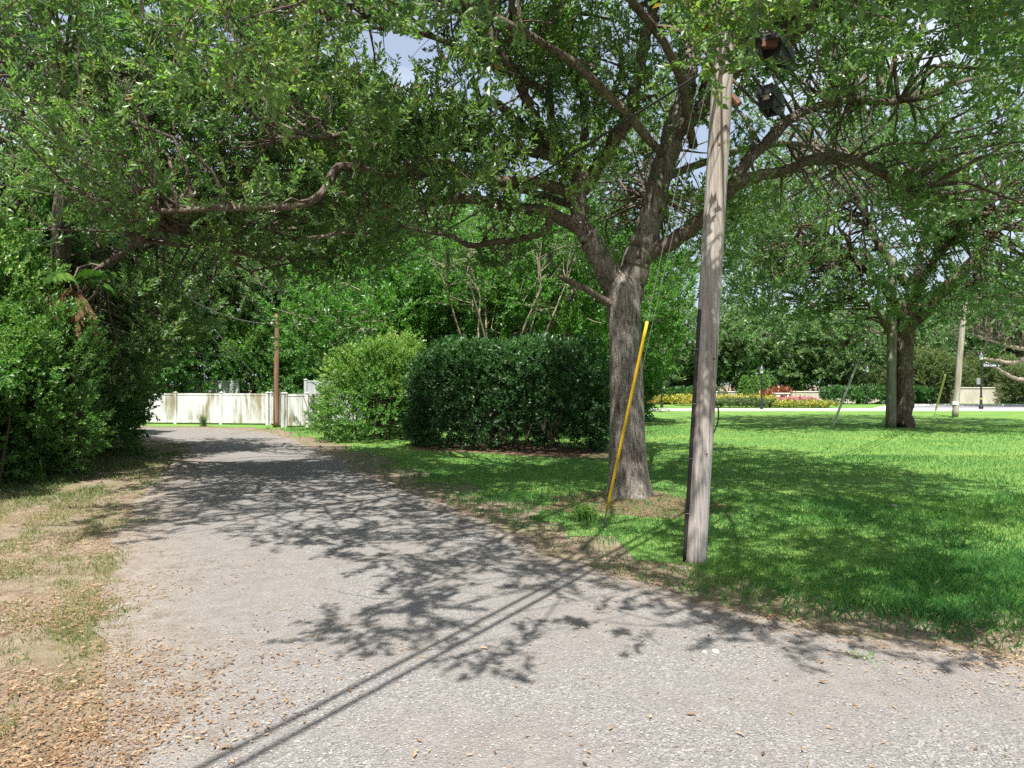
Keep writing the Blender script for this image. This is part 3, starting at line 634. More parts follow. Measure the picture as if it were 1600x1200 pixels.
# ------------------------------------------------------------------ generic trees
def make_tree(name, label, base, trunk, limbs, ell, nclump, crad, per, proto, leafmat, barkmat, seed, group=None, shell=(.35, .85), zmin=0, use_shade=False, sc=(.8, 1.25), keepf=None, flat=.75, up=.7, twigs=1, cat='tree', tone=None, trseg=12):
    r = rs(seed); base = np.array([base[0], base[1], 0.0]); t = thing(name, label, cat, base, group)
    nd, nr = [], []
    mb = MB(); P, R = np.array([p[:3] for p in trunk], float), np.array([p[3] for p in trunk], float)
    Ps, Rs_ = limb_mesh(mb, None, trseg, 5, .10, seed, (P, R)); mb.build('trunk', M[barkmat], t, (0, 0, 0), True)
    nd.append(Ps[len(Ps) // 2:]); nr.append(Rs_[len(Ps) // 2:])
    for q, L in enumerate(limbs):
        mb = MB(); P, R = np.array([p[:3] for p in L], float), np.array([p[3] for p in L], float)
        R = R * (.72 if seed == 71 else 1); Ps, Rs_ = limb_mesh(mb, None, 8, 5, .10, seed + q + 1, (P, R)); mb.build('limb', M[barkmat], t, (0, 0, 0), True)
        nd.append(Ps[2:]); nr.append(Rs_[2:])
    nd = np.vstack(nd); nr = np.concatenate(nr)
    C = []; 
    for (cx, cy_, cz, rx, ry, rz, share) in ell:
        u = r.normal(size=(int(nclump * share * 6), 3)); u /= np.linalg.norm(u, axis=1, keepdims=True)
        rr = r.uniform(0, 1, len(u)) ** (1 / 3)
        ok = r.uniform(size=len(u)) < .15 + .85 * smooth(*shell, rr)
        c = (u * rr[:, None] * np.array([rx, ry, rz]) + np.array([cx, cy_, cz]))[ok]
        c = c[c[:, 2] > zmin]
        if use_shade: c = c[shade_ok(c + base, r)]
        if keepf is not None: c = c[keepf(c + base)]
        C.append(c[:int(nclump * share)])
    C = np.vstack(C)
    V, Q, rnd = cluster_leaves(C, r.uniform(*crad, len(C)), per, proto, r, sc, flat, tone, up)
    cr = obj('crown', np_mesh('crown', V, Q, M[leafmat], {'rnd': ('FACE', rnd)}), t); cr['kind'] = 'stuff'
    if twigs:
        if proto is PROTO_OAK:
            P_, D_ = SPRAYS['last']; V_, Q_ = twig_mesh(P_, D_, np.full(len(P_), .42), r); obj('twig', np_mesh('twig', V_, Q_, M['bark_twig']), t)['kind'] = 'stuff'
        b = connect(C, nd, nr, r, .02, .008, 4, None, twigs).build('branchwork', M[barkmat], t); b['kind'] = 'stuff'
    print(name, len(C), 'clumps', len(Q), 'leaves')
    return t
def copy_thing(t, loc, rz=0.0, s=1.0, label=None):
    c = t.copy(); COL.objects.link(c); c.location = loc; c.rotation_euler = (0, 0, rz)
    c.scale = (s, s, s) if np.isscalar(s) else s
    if label: c['label'] = label
    for ch in list(t.children):
        d = ch.copy(); COL.objects.link(d); d.parent = c
        for g in ch.children:
            e = g.copy(); COL.objects.link(e); e.parent = d
    return c

# oak that leans over the lane from the left
lo = np.array([-10.6, 15.5])
def left_keep(P):
    n = wob(P[:, 0], P[:, 1], P[:, 2], .8, 41)
    return (n > -.2) & ((P[:, 0] < -7.6) | (P[:, 2] > 3.8 + .3 * n))
make_tree('oak_tree', 'leafy oak rising from the thicket at the left edge of the lane', lo,
    [(0, 0, -.05, .34), (.1, -.1, 1.5, .28), (.35, -.3, 3.0, .25), (.8, -.7, 4.4, .2), (1.2, -1.2, 6, .15), (1.4, -1.5, 8, .08)],
    [[(.3, -.3, 2.6, .14), (1.6, -1.2, 3.8, .12), (3.4, -2.2, 4.6, .09), (5.2, -3.2, 4.9, .05)], [(.6, -.5, 3.6, .14), (1.8, .6, 5, .11), (3.6, 1.2, 5.6, .08), (5.4, 1.4, 5.6, .04)],
     [(.4, -.4, 3.2, .13), (-.4, -2.2, 4.6, .10), (-.8, -4.2, 5.4, .07), (-.4, -6, 5.6, .03)], [(.9, -.8, 4.8, .11), (2.4, -2.8, 6.4, .08), (3.4, -4.6, 7.2, .04)],
     [(.9, -.8, 5, .10), (-1.5, 0, 6.4, .07), (-3.4, .4, 7, .03)], [(1.2, -1.2, 6, .1), (3, -1, 7.6, .06), (4.6, -.6, 8.2, .03)]],
    [(1.8, -1.6, 5.8, 6.6, 5.4, 4.4, .88), (-.5, 0, 3.4, 3.6, 3.0, 2.4, .12)], 800, (.28, .55), 7, PROTO_OAK, 'oak_leaf_left', 'bark_limb', 71, use_shade=True, zmin=1.4, keepf=left_keep, sc=(.95, 1.5))
# oak on the lawn by the second utility pole
mo = np.array([16.15, 28.2])
make_tree('oak_tree', 'dark-trunked oak standing on the lawn beside the second utility pole', mo,
    [(0, 0, -.05, .50), (0, 0, .3, .40), (.03, 0, 1.5, .345), (.05, 0, 2.8, .33), (.12, 0, 4.0, .34), (.3, 0, 5.0, .30), (.5, 0, 6.2, .2)],
    [[(.15, 0, 4.0, .26), (1.2, -.4, 5.4, .24), (2.4, -.8, 6.8, .20), (3.6, -1.2, 8.8, .15), (5, -1.5, 10.5, .08)], [(.1, 0, 4.2, .2), (-1.2, -.6, 5.8, .16), (-3, -1.2, 6.8, .12), (-5.5, -1.6, 7, .06)],
     [(.3, 0, 5, .22), (.2, -1.6, 6.5, .16), (0, -4, 7.4, .1), (-.4, -6, 7.4, .05)], [(.4, 0, 5.6, .2), (-.6, 1, 8, .15), (-1.4, 1.5, 10.6, .1), (-2, 2, 12.5, .04)],
     [(.4, .2, 4.8, .18), (3, .8, 6, .13), (6, 1.2, 6.8, .06)], [(-.2, 0, 3.5, .16), (-.7, -.2, 3.9, .13), (-1.2, -.3, 4.7, .09), (-2.2, -.4, 5.4, .05)], [(.5, 0, 6, .16), (2, 1.6, 9, .12), (3, 2.4, 12, .05)]],
    [(.3, 0, 8.4, 9.2, 7.6, 5.6, .8), (-4.5, -2, 7.5, 5, 4.5, 3.2, .2)], 560, (.55, 1.1), 6, PROTO_MID, 'oak_leaf_far', 'bark_dark', 72, use_shade=True, zmin=4.3, keepf=lambda P: wob(P[:, 0], P[:, 1], P[:, 2], .55, 42) > -.3, trseg=24)

# trees behind the fence and hedge
def simple_tree(seed, label, base, H, rx, zlow, leafmat, proto, n, crad, per, barkmat='bark_dark', name='oak_tree', group=None, sc=(.8, 1.3), lobes=5, tr=.28):
    r = rs(seed); limbs = []
    for q in range(lobes):
        a = q * 6.283 / lobes + r.uniform(-.4, .4); h0 = H * r.uniform(.25, .4); e = rx * r.uniform(.55, .8); h1 = H * r.uniform(.55, .85)
        limbs.append([(0, 0, h0, tr * .55), (e * .4 * math.cos(a), e * .4 * math.sin(a), h0 + (h1 - h0) * .5, tr * .4), (e * math.cos(a), e * math.sin(a), h1, tr * .15)])
    ell = [(0, 0, (H + zlow) / 2, rx * .95, rx * .95, (H - zlow) / 2, .5)]
    for q in range(lobes):
        p = limbs[q][-1]; ell.append((p[0] * .85, p[1] * .85, p[2] * .9 + .1 * zlow, rx * .45, rx * .45, (H - zlow) * .28, .5 / lobes))
    return make_tree(name, label, base, [(0, 0, -.05, tr * 1.3), (0, 0, .4, tr), (r.normal(0, .1), r.normal(0, .1), H * .35, tr * .8), (r.normal(0, .25), r.normal(0, .25), H * .7, tr * .4)], limbs, ell, n, crad, per, proto, leafmat, barkmat, seed, group, zmin=zlow * .6, sc=sc)
GB = 'oaks beyond the far street'
fa = simple_tree(81, 'tall rounded oak beyond the street, right behind the three cone topiaries', (18.5, 66), 9.8, 5.2, 1.2, 'oak_leaf_far', PROTO_FAR, 170, (.9, 1.7), 6, group=GB)
fb = simple_tree(82, 'bushy oak beyond the street behind the red-leaved plants', (25.5, 69), 9.0, 5.2, .9, 'oak_leaf_far', PROTO_FAR, 170, (.9, 1.7), 6, group=GB)
far = [(fa, 32.5, 68, 1.0, .95, 'oak beyond the street behind the stone monument and low wall'), (fb, 38.5, 71, 2.1, 1.02, 'oak beyond the street seen left of the dark-trunked lawn oak'),
       (fa, 45, 73, 3.3, 1.1, 'oak beyond the street seen just right of the dark-trunked lawn oak'), (fb, 51.5, 72, 4.4, 1.15, 'oak beyond the street behind the tan wall and street sign'),
       (fa, 58, 70, 5.2, 1.15, 'oak beyond the street at the right edge of the picture'), (fb, 12.2, 64, .6, .85, 'oak beyond the street seen between the big trunk and the near pole'),
       (fa, 4, 66, 2.6, 1.05, 'oak beyond the street hidden behind the big forked oak trunk'), (fb, 65, 76, 1.3, 1.2, 'oak beyond the street past the right edge')]
for t, x, y, rz, s, lab in far: copy_thing(t, (x, y, 0), rz, s, lab)
# dark oaks behind the white fence
GD = 'oaks behind the white fence'
da = simple_tree(83, 'dark many-limbed oak behind the white fence, right behind the brown pole', (-11.0, 36.5), 14, 6.2, 3.0, 'oak_leaf_far', PROTO_MID, 330, (.8, 1.5), 5, group=GD, tr=.4, sc=(1.0, 1.7))
db = simple_tree(84, 'dense oak behind the left half of the white fence', (-17.5, 36), 13, 6, 1.6, 'oak_leaf_left', PROTO_MID, 330, (.8, 1.5), 5, group=GD, tr=.35, sc=(1.0, 1.7))
for t, x, y, rz, s, lab in [(da, -24, 38, 2, 1.05, 'oak far behind the leafy thicket on the left'), (db, -6.5, 39, 1.2, 1.05, 'oak behind the fence seen above the sunlit shrub'),
                            (da, -2, 42, 3.4, .95, 'oak far back above the dark clipped hedge'), (db, -13.5, 46, 4, 1.2, 'tall oak far back between the fence oaks'),
                            (db, -31, 34, .5, 1.1, 'oak behind the thicket at the far left'), (da, 5, 44, 5, .9, 'oak far back right behind the forked oak trunk')]:
    copy_thing(t, (x, y, 0), rz, s, lab)
# bright green trees behind the hedge
GL = 'bright green trees behind the hedge'
la = simple_tree(85, 'bright green feathery tree behind the sunlit shrub', (-5.2, 26.5), 7.2, 3.6, 1.5, 'lime_leaf', PROTO_LIME, 230, (.5, .95), 7, 'bark_pale', 'green_tree', GL, tr=.12)
lb = simple_tree(86, 'bright green tree behind the right half of the dark hedge', (1.0, 23.5), 8.2, 3.6, 1.8, 'lime_leaf', PROTO_LIME, 230, (.5, .95), 7, 'bark_pale', 'green_tree', GL, tr=.12)
copy_thing(la, (-1.8, 27.5, 0), 2.2, 1.2, 'tall bright green tree behind the middle of the dark hedge')
copy_thing(lb, (4.6, 30, 0), 1.1, 1.0, 'bright green tree half hidden by the forked oak trunk')
# multi-stemmed pale tree just behind the hedge
cb = np.array([-.35, 20.3]); r = rs(90)
ct = thing('crape_myrtle', 'multi-stemmed tree with pale slender stems fanning up behind the hedge', 'tree', (*cb, 0)); cn, cnr = [], []
for q in range(7):
    a = q * 6.283 / 7 + r.uniform(-.2, .2); s = r.uniform(.5, 1.1) * 1.9
    P = np.array([(.12 * math.cos(a), .12 * math.sin(a), -.05), (.4 * s * math.cos(a), .25 * s * math.sin(a), 1.8), (.75 * s * math.cos(a), .5 * s * math.sin(a), 3.2), (1.1 * s * math.cos(a) + r.normal(0, .2), .8 * s * math.sin(a), 4.6), (1.3 * s * math.cos(a), s * math.sin(a), 5.6)])
    mb = MB(); Pp, Rr = limb_mesh(mb, None, 7, 5, .1, 300 + q, (P, np.array([.05, .04, .03, .02, .008]))); mb.build('stem', M['bark_pale'], ct, (0, 0, 0), True); cn.append(Pp[12:]); cnr.append(Rr[12:])
cn = np.vstack(cn); cnr = np.concatenate(cnr); C = cn[r.integers(0, len(cn), 110)] + r.normal(0, .45, (110, 3)) + np.array([0, 0, .5]); C = C[C[:, 2] > 3.1]
V, Q, rnd = cluster_leaves(C, r.uniform(.35, .6, len(C)), 6, PROTO_SHRUB, r); o = obj('crown', np_mesh('crown', V, Q, M['lime_leaf'], {'rnd': ('FACE', rnd)}), ct); o['kind'] = 'stuff'
connect(C, cn, cnr, r, .012, .005, 4).build('branchwork', M['bark_pale'], ct)['kind'] = 'stuff'

# ------------------------------------------------------------------ hedge and shrubs
def shrub(name, label, base, shape, n, proto, leafmat, seed, group=None, sc=(.8, 1.25), fill=.35, stems=5, cat='shrub', power=2.6, tone=.42, rough=.16, rot=0.0, zoff=.1):
    "shape = (rx, ry, height): a lumpy superellipsoid shell of leafy twigs over real stems"
    r = rs(seed); base = np.array([base[0], base[1], 0.0]); t = thing(name, label, cat, base, group); t.rotation_euler = (0, 0, rot)
    rx, ry, H = shape
    u = r.normal(size=(n, 3)); u[:, 2] = np.where(u[:, 2] < -.75 * np.abs(u[:, 0] + u[:, 1]), -u[:, 2], u[:, 2])
    den = (np.abs(u) ** power).sum(1) ** (1 / power); u = u / den[:, None]
    rr = np.where(r.uniform(size=n) < fill, r.uniform(.55, .95, n), r.uniform(.93, 1.03, n))
    lump = 1 + rough * wob(u[:, 0] * rx, u[:, 1] * ry, u[:, 2] * H * .5, 1.5, seed) + rough * .6 * wob(u[:, 0] * rx, u[:, 1] * ry, u[:, 2] * H * .5, 4.2, seed + 1)
    P = u * (rr * lump)[:, None] * np.array([rx, ry, H / 2]) + np.array([0, 0, H / 2 + zoff])
    k = P[:, 2] > .06; P, u2 = P[k], u[k]
    nrm = np.sign(u2) * np.abs(u2) ** (power - 1) / np.array([rx, ry, H / 2]); nrm /= np.linalg.norm(nrm, axis=1, keepdims=True) + 1e-9
    D = nrm + r.normal(0, .5, P.shape) + np.array([0, 0, .5])
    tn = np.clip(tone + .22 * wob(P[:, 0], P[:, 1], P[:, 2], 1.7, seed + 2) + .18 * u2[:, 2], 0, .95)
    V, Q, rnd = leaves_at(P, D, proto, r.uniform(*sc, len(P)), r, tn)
    o = obj('foliage', np_mesh('foliage', V, Q, M[leafmat], {'rnd': ('FACE', rnd)}), t); o['kind'] = 'stuff'
    mb = MB()
    for q in range(stems * 3):
        a = r.uniform(0, 6.28); b0 = np.array([r.uniform(-.6, .6) * rx, r.uniform(-.5, .5) * ry, -.03])
        e = np.array([b0[0] + r.normal(0, .3) * rx * .6, b0[1] + r.normal(0, .3) * ry * .6, H * r.uniform(.5, .85)])
        mb.tube(spline([b0, (b0 + e) / 2 + r.normal(0, .12, 3), e], 4), np.linspace(.03, .008, 9), 5)
    mb.build('stem', M['bark_dark'], t, (0, 0, 0), True)['kind'] = 'stuff'
    return t
h0, h1 = np.array([-2.55, 20.6]), np.array([2.2, 17.9]); hc = (h0 + h1) / 2; hl = np.linalg.norm(h1 - h0)
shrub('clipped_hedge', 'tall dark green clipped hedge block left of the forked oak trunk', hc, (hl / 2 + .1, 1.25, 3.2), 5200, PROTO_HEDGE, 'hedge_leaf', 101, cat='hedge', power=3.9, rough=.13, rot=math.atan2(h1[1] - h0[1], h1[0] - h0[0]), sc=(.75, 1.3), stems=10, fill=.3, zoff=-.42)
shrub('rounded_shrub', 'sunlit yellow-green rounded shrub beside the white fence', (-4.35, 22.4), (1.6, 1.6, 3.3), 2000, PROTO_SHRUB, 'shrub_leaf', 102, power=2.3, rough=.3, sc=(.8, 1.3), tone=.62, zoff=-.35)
# thicket down the left of the lane
GT = 'bushes of the thicket along the left of the lane'
sa = shrub('wild_bush', 'glossy wild bush nearest the camera at the left edge', (-9.6, 12.4), (1.7, 1.7, 3.6), 3000, PROTO_SHRUB, 'shrub_leaf', 111, GT, rough=.3, power=2.1, cat='bush', sc=(.5, .95), tone=.5, zoff=-.3)
sb = shrub('wild_bush', 'dark wild bush behind the arching grass tuft', (-11.4, 17.2), (1.8, 1.8, 3.9), 3000, PROTO_HEDGE, 'thicket_leaf', 112, GT, rough=.3, power=2.1, cat='bush', sc=(.8, 1.4), tone=.55, zoff=-.3)
for t, x, y, rz, s, lab in [(sb, -9.9, 10.2, 1, .95, 'low dark wild bush cut by the left edge'), (sa, -11.2, 14.6, 2, 1.15, 'wild bush under the dead brown palm fronds'), (sa, -13.2, 20.2, 3, 1.05, 'wild bush farther along the lane left of the fence'),
                            (sb, -15.2, 23.2, 4, 1.1, 'last wild bush of the thicket beside the far lane bend'), (sa, -12.3, 12.6, 5, 1.5, 'tall wild bush at the back of the thicket'), (sb, -14.2, 16.5, 2.2, 1.6, 'tall dark wild bush in the middle back of the thicket'),
                            (sa, -17, 21, 1.2, 1.6, 'tall wild bush at the far back of the thicket'), (sb, -18.5, 25.5, .4, 1.5, 'dark wild bush beside the left end of the fence'),
                            (sa, -10.9, 12.9, 2.7, (1.2, 1.1, 1.55), 'tall leafy wild bush right behind the nearest one at the left edge'), (sb, -12.6, 15.6, 3.6, (1.2, 1.2, 1.75), 'tall leafy wild bush rising behind the palm'), (sa, -11.9, 17.6, .9, (1.0, 1.0, 1.5), 'tall wild bush between the palm and the far lane bend')]:
    copy_thing(t, (x, y, 0), rz, s, lab)

# underwood that closes the view behind the fence, the hedge and the far street
for q, (x, y, s, lab) in enumerate([(-30, 33.5, 1.5, 'underwood bush behind the far left end of the fence'), (-24.5, 35, 1.6, 'underwood bush behind the fence, second from the left'), (-20, 36, 1.5, 'underwood bush behind the fence, left of its middle'), (-16, 35.2, 1.4, 'underwood bush behind the middle of the long white fence'), (-12.6, 35.8, 1.5, 'underwood bush behind the fence just left of the brown pole'), (-9.2, 35, 1.35, 'underwood bush behind the fence just right of the brown pole'),
                                  (-6, 34, 1.5, 'underwood bush behind the sunlit shrub'), (-2.5, 33, 1.6, 'underwood bush behind the left half of the dark hedge'), (1.2, 33.5, 1.5, 'underwood bush behind the right half of the dark hedge'), (4.4, 35, 1.3, 'underwood bush right behind the forked oak trunk')]):
    c = copy_thing(sb if q % 2 else sa, (x, y, 0), q * 1.3, (s * 1.25, s, s * 1.1), lab); c['group'] = 'underwood behind the fence and hedge'
for q, (x, y) in enumerate([(6, 70), (11, 68.5), (16, 70), (21, 68), (26.5, 70), (32, 71), (37.5, 69.5), (43, 71), (49, 70), (55, 71), (61, 69)]):
    c = copy_thing(sb if q % 2 else sa, (x, y, 0), q * 1.7, (2.3, 2.0, 1.35), ['leftmost', 'second', 'third', 'fourth', 'fifth', 'sixth', 'seventh', 'eighth', 'ninth', 'tenth', 'rightmost'][q] + ' of the dark bushes under the oaks beyond the street, counted from the left'); c['group'] = 'bushes under the oaks beyond the street'

# ------------------------------------------------------------------ palm with dead fronds, arching grass
def frond(L, droop, mat, r, parent, base, az, el, name='frond'):
    d0 = np.array([math.cos(az) * math.cos(el), math.sin(az) * math.cos(el), math.sin(el)])
    t = np.linspace(0, 1, 9)[:, None]; P = base + d0 * L * t + np.array([0, 0, -1]) * droop * L * t ** 2
    mb = MB(); mb.tube(P, np.linspace(.018, .005, 9), 4)
    side = np.cross(d0, [0, 0, 1]); side /= np.linalg.norm(side)
    for i in range(3, 26):
        s = i / 26; p = base + d0 * L * s + np.array([0, 0, -1]) * droop * L * s * s
        for sg in (-1, 1):
            l = L * .42 * math.sin(math.pi * (.15 + .8 * s)) * r.uniform(.7, 1.1)
            e = p + (side * sg * .55 + d0 * .45) * l + np.array([0, 0, -.45 * l - .12 * L * droop]); w = np.array([0, 0, .016])
            mb.add([p - w, p + w, (p + e) / 2 + w * 1.3 + [0, 0, .06], e], [(0, 1, 2, 3)])
    n = sum(len(q) for q in mb.Q) + sum(len(q) for q in mb.T)
    mb.build(name, M[mat], parent, (0, 0, 0), False, {'rnd': ('FACE', r.uniform(0, 1, n))})
pb = np.array([-8.75, 13.6]); r = rs(120)
pt = thing('palm', 'palm with dead orange-brown fronds hanging in the left thicket', 'palm', (*pb, 0))
mb = MB(); mb.tube([(0, 0, -.05), (.05, 0, 1.8), (0, 0, 3.8)], [.17, .14, .13], 10, True, .1, 3); mb.build('trunk', M['bark_dark'], pt, (0, 0, 0), True)
for q in range(9): frond(r.uniform(.9, 1.2), r.uniform(.45, .8), 'shrub_leaf', r, pt, np.array([0, 0, 3.8]), q * .72 + r.uniform(-.2, .2), r.uniform(.2, .9))
for q in range(6): frond(r.uniform(.7, 1.0), r.uniform(.9, 1.5), 'brown_frond', r, pt, np.array([.05, -.1, 3.65]), -2.9 + q * .5 + r.uniform(-.1, .1), r.uniform(-.2, .25), 'dead_frond')
def tuft(name, label, base, n, H, spread, mat, seed, cat='grass clump', group=None, w=.008):
    r = rs(seed); t = np.linspace(0, 1, 5); V = []; Q = []
    for i in range(n):
        a = r.uniform(0, 6.28); s = r.uniform(.2, 1) * spread; h = H * r.uniform(.6, 1.1); b = r.normal(0, .06, 2)
        x = b[0] + math.cos(a) * s * t ** 1.6; y = b[1] + math.sin(a) * s * t ** 1.6; z = h * (1.7 * t - .9 * t * t) * (1 - .25 * t * t)
        ww = w * (1 - t * .9); nx, ny = -math.sin(a), math.cos(a); k = len(V)
        for j in range(5): V += [(x[j] - nx * ww[j], y[j] - ny * ww[j], z[j] - .01), (x[j] + nx * ww[j], y[j] + ny * ww[j], z[j] - .01)]
        Q += [(k + 2 * j, k + 2 * j + 1, k + 2 * j + 3, k + 2 * j + 2) for j in range(4)]
    o = obj(name, np_mesh(name, np.array(V), np.array(Q), M[mat], {'rnd': ('FACE', np.repeat(r.uniform(.2, .95, n), 4))})); o.location = (*base, 0)
    return tag(o, label, cat, group)
tuft('arching_grass', 'bright arching grass tuft at the foot of the left thicket', G(150, 712), 420, .85, .75, 'shrub_leaf', 131)
tuft('arching_grass', 'small arching grass tuft between the bushes left of the lane', G(55, 752), 200, .5, .45, 'shrub_leaf', 132)
tuft('grass_clump', 'taller lawn grass clump at the foot of the yellow guy guard', G(912, 815), 260, .34, .3, 'grass', 133)
tuft('weed', 'pale green weed growing against the white fence', G(318, 666.5), 140, .8, .5, 'olive_leaf', 134, 'weed')

# ------------------------------------------------------------------ utility poles, guys, cables
pole_b = np.array([*G(1085, 878), 0.0]); pole_top = pole_b + np.array([.43, .05, 7.2])
def on_pole(z): return pole_b + (pole_top - pole_b) * (z / 7.2)
po = thing('utility_pole', 'near weathered grey wooden utility pole leaning right at the lawn edge', 'utility pole', pole_b)
mb = MB(); zz = np.linspace(-.1, 7.2, 40); Pz = np.array([on_pole(z) for z in zz])
V, Q, T = tube(Pz, np.interp(zz, [-.1, 7.2], [.118, .098]), 28, True, .012, 4); mb.add(V, Q, T); mb.build('shaft', M['pole_wood'], po, pole_b, True)
mb = MB(); zz = np.linspace(.02, 2.55, 20); mb.tube([on_pole(z) + np.array([-.112 + .003 * z, -.045, 0]) for z in zz], np.full(20, .021), 8); mb.build('ground_wire_moulding', M['conduit'], po, pole_b, True)
for z in (.5, 1.05, 1.6, 2.15):
    mb = MB(); p = on_pole(z) + np.array([-.112, -.047, 0]); mb.tube([p + [-.024, 0, 0], p + [-.012, -.022, 0], p + [.012, -.024, 0], p + [.026, -.004, 0]], np.full(4, .004), 5); mb.build('staple', M['galv'], po, pole_b)
mb = MB(); mb.tube(spline([on_pole(1.62) + [.105, -.02, 0], on_pole(1.55) + [.145, -.02, 0], on_pole(1.42) + [.15, -.02, 0], on_pole(1.3) + [.11, -.02, 0]], 6), np.full(19, .008), 6); mb.build('wire_loop', M['cable'], po, pole_b, True)
for z, dx in ((2.05, .05), (1.1, .03), (4.2, -.02), (4.38, .03)):
    mb = MB(); mb.lathe([(.0, 0), (.011, 0), (.011, .006), (0, .008)], (0, 0, 0), 8); o = mb.build('nail', M['rust'], po); o.location = tuple(on_pole(z) - pole_b + np.array([dx, -.105, 0])); o.rotation_euler = (math.radians(90), 0, 0)
mb = MB(); a = on_pole(5.05); mb.box(a + [.05, 0, 0], (.30, .06, .05)); mb.build('crossbar', M['rust'], po, pole_b)
mb = MB(); mb.tube([on_pole(4.78) + [.07, .02, 0], on_pole(4.62) + [.17, -.05, 0]], [.03, .035], 8); mb.build('bracket_arm', M['rust'], po, pole_b)
mb = MB(); mb.box(on_pole(5.25) + [.22, -.02, 0], (.6, .07, .08)); mb.build('standoff_arm', M['rust'], po, pole_b)

def cable(name, label, A, B, sag, r, mat='cable', group=None, cat='cable', n=48, parent=None):
    A, B = np.asarray(A, float), np.asarray(B, float); t = np.linspace(0, 1, n)[:, None]
    P = A + (B - A) * t; P[:, 2] -= (sag * 4 * t * (1 - t))[:, 0]
    mb = MB(); mb.tube(P, np.full(n, r), 6)
    o = mb.build(name, M[mat], None, A, True); o.location = tuple(A); return tag(o, label, cat, group), P
GC = 'overhead cables on the utility poles'
p3 = np.array([*G(1492, 652), 0.0])
attach = [on_pole(5.2) + [.09, .02, 0], on_pole(5.28) + [.30, .02, .02], on_pole(5.28) + [.50, .02, .03]]
cabs = []
for q, lab in enumerate(['lowest overhead cable running from the near pole past the black cable rack', 'middle overhead cable running right from the near pole', 'outermost overhead cable running right from the near pole']):
    cabs.append(cable('overhead_cable', lab, attach[q], p3 + [.35 + .12 * q, 0, 6.0 + .1 * q], .45 + .1 * q, .013 if q else .017, 'cable', GC))
dirb = np.array([-.62, -1.0, 0.0])
for q, lab in enumerate(['thick overhead cable leaving the near pole toward the camera, left of its pair', 'thick overhead cable leaving the near pole toward the camera, right of its pair']):
    a = on_pole(5.35) + [-.10 + .16 * q, -.05, 0]; cable('overhead_cable', lab, a, a + dirb * 20 + [0, 0, .6], .5, .022, 'cable', GC)
lp = np.array([*G(431, 668), 0.0])
cable('overhead_cable', 'black cable slanting through the oak limbs toward the brown pole', on_pole(5.05) + [-.08, 0, 0], lp + [.08, 0, 4.55], .25, .014, 'cable', GC)
def box_frame(mb, c, ax, ay, az, sx, sy, sz, th):
    R3 = np.stack([ax, ay, az], -1)
    for s in (-1, 1): mb.box(np.asarray(c) + R3 @ np.array([0, s * sy / 2, 0]), (sx, th, sz), 0, R3)
    for s in (-1, 1): mb.box(np.asarray(c) + R3 @ np.array([s * (sx / 2 - th / 2), 0, 0]), (th * .98, sy - th * 1.02, sz * .9), 0, R3)
def clamp(at, d, label, size):
    d = d / np.linalg.norm(d); s = np.cross(d, [0, 0, 1]); s /= np.linalg.norm(s); u = np.cross(s, d)
    t = thing('cable_rack', label, 'cable rack', at, 'black cable racks hanging on the overhead cables')
    mb = MB(); box_frame(mb, (0, 0, 0), d, s, u, size, .17, .11, .03); mb.build('frame', M['black_plastic'], t)
    mb = MB(); box_frame(mb, u * -.11, d, s, u, size * .6, .14, .15, .028); mb.build('hanger', M['black_plastic'], t)
    for k in (-.25, .25):
        mb = MB(); c = d * size * k; mb.tube([c - u * .08, c - u * .03, c + u * .03, c + u * .08], [.05, .035, .035, .05], 10); mb.build('spool', M['ceramic'], t, (0, 0, 0), True)
    mb = MB(); mb.tube([d * -size * .62, d * size * .62], [.012, .012], 6); mb.build('rod', M['galv'], t)
for q, (k, lab, sz) in enumerate([(0, 'black cable rack with pale spools hanging right of the near pole', .50), (1, 'dark cable rack half hidden by leaves above the near pole', .42), (2, 'long black cable rack below the leaves at the top of the picture', .60)]):
    P = cabs[k][1]; want = [1203, 1178, 1215][q]
    t = np.linspace(0, .2, 400); A = P[0] + (P[8] - P[0])[None] * (t / t[-1])[:, None]; px = 800 + F * A[:, 0] / A[:, 1]
    clamp(A[int(np.argmin(abs(px - want)))], P[4] - P[0], lab, sz)
def guy(label, A, B, frac, gmat, gr, glabel=None, wr=.004):
    A, B = np.asarray(A, float), np.asarray(B, float); d = (B - A); t = thing('guy_wire', label, 'guy wire', A)
    mb = MB(); mb.tube([A - d * .01, A + d * .5, B], np.full(3, wr), 5); mb.build('strand', M['galv'], t, A)
    mb = MB(); nn = 14; f = np.linspace(frac[0], frac[1], nn)[:, None]; mb.tube(A + d * f, np.full(nn, gr), 12); g = mb.build('guard', M[gmat], t, A, True)
    if glabel: g['label'] = glabel
    mb = MB(); mb.tube([A - d * .015, A + d * frac[0] * 1.2], [.012, .012], 6); mb.lathe([(.0, -.01), (.03, -.01), (.03, .02), (0, .03)], A, 8); mb.build('anchor_rod', M['galv'], t, A)
    return t
ga = np.array([*G(943, 822), 0.0])
guy('bright yellow guy wire guard leaning in front of the forked oak trunk', ga, on_pole(5.95) + [-.06, .08, 0], (.035, .425), 'yellow', .019)
cable('guy_strand', 'second thin steel strand running up beside the yellow guard to the pole', ga + [.05, .1, 0], on_pole(5.6) + [0, .1, 0], 0, .0035, 'galv', cat='guy wire')
def small_pole(label, base, top, r0, r1, mat, extra=None):
    base = np.asarray(base, float); t = thing('utility_pole', label, 'utility pole', base)
    mb = MB(); f = np.linspace(0, 1, 16)[:, None]; mb.tube(np.array([0, 0, -.05]) + (np.asarray(top) - base) * f, np.linspace(r0, r1, 16), 16, True, .02, 6); mb.build('shaft', M[mat], t, (0, 0, 0), True)
    if extra: extra(t)
    return t
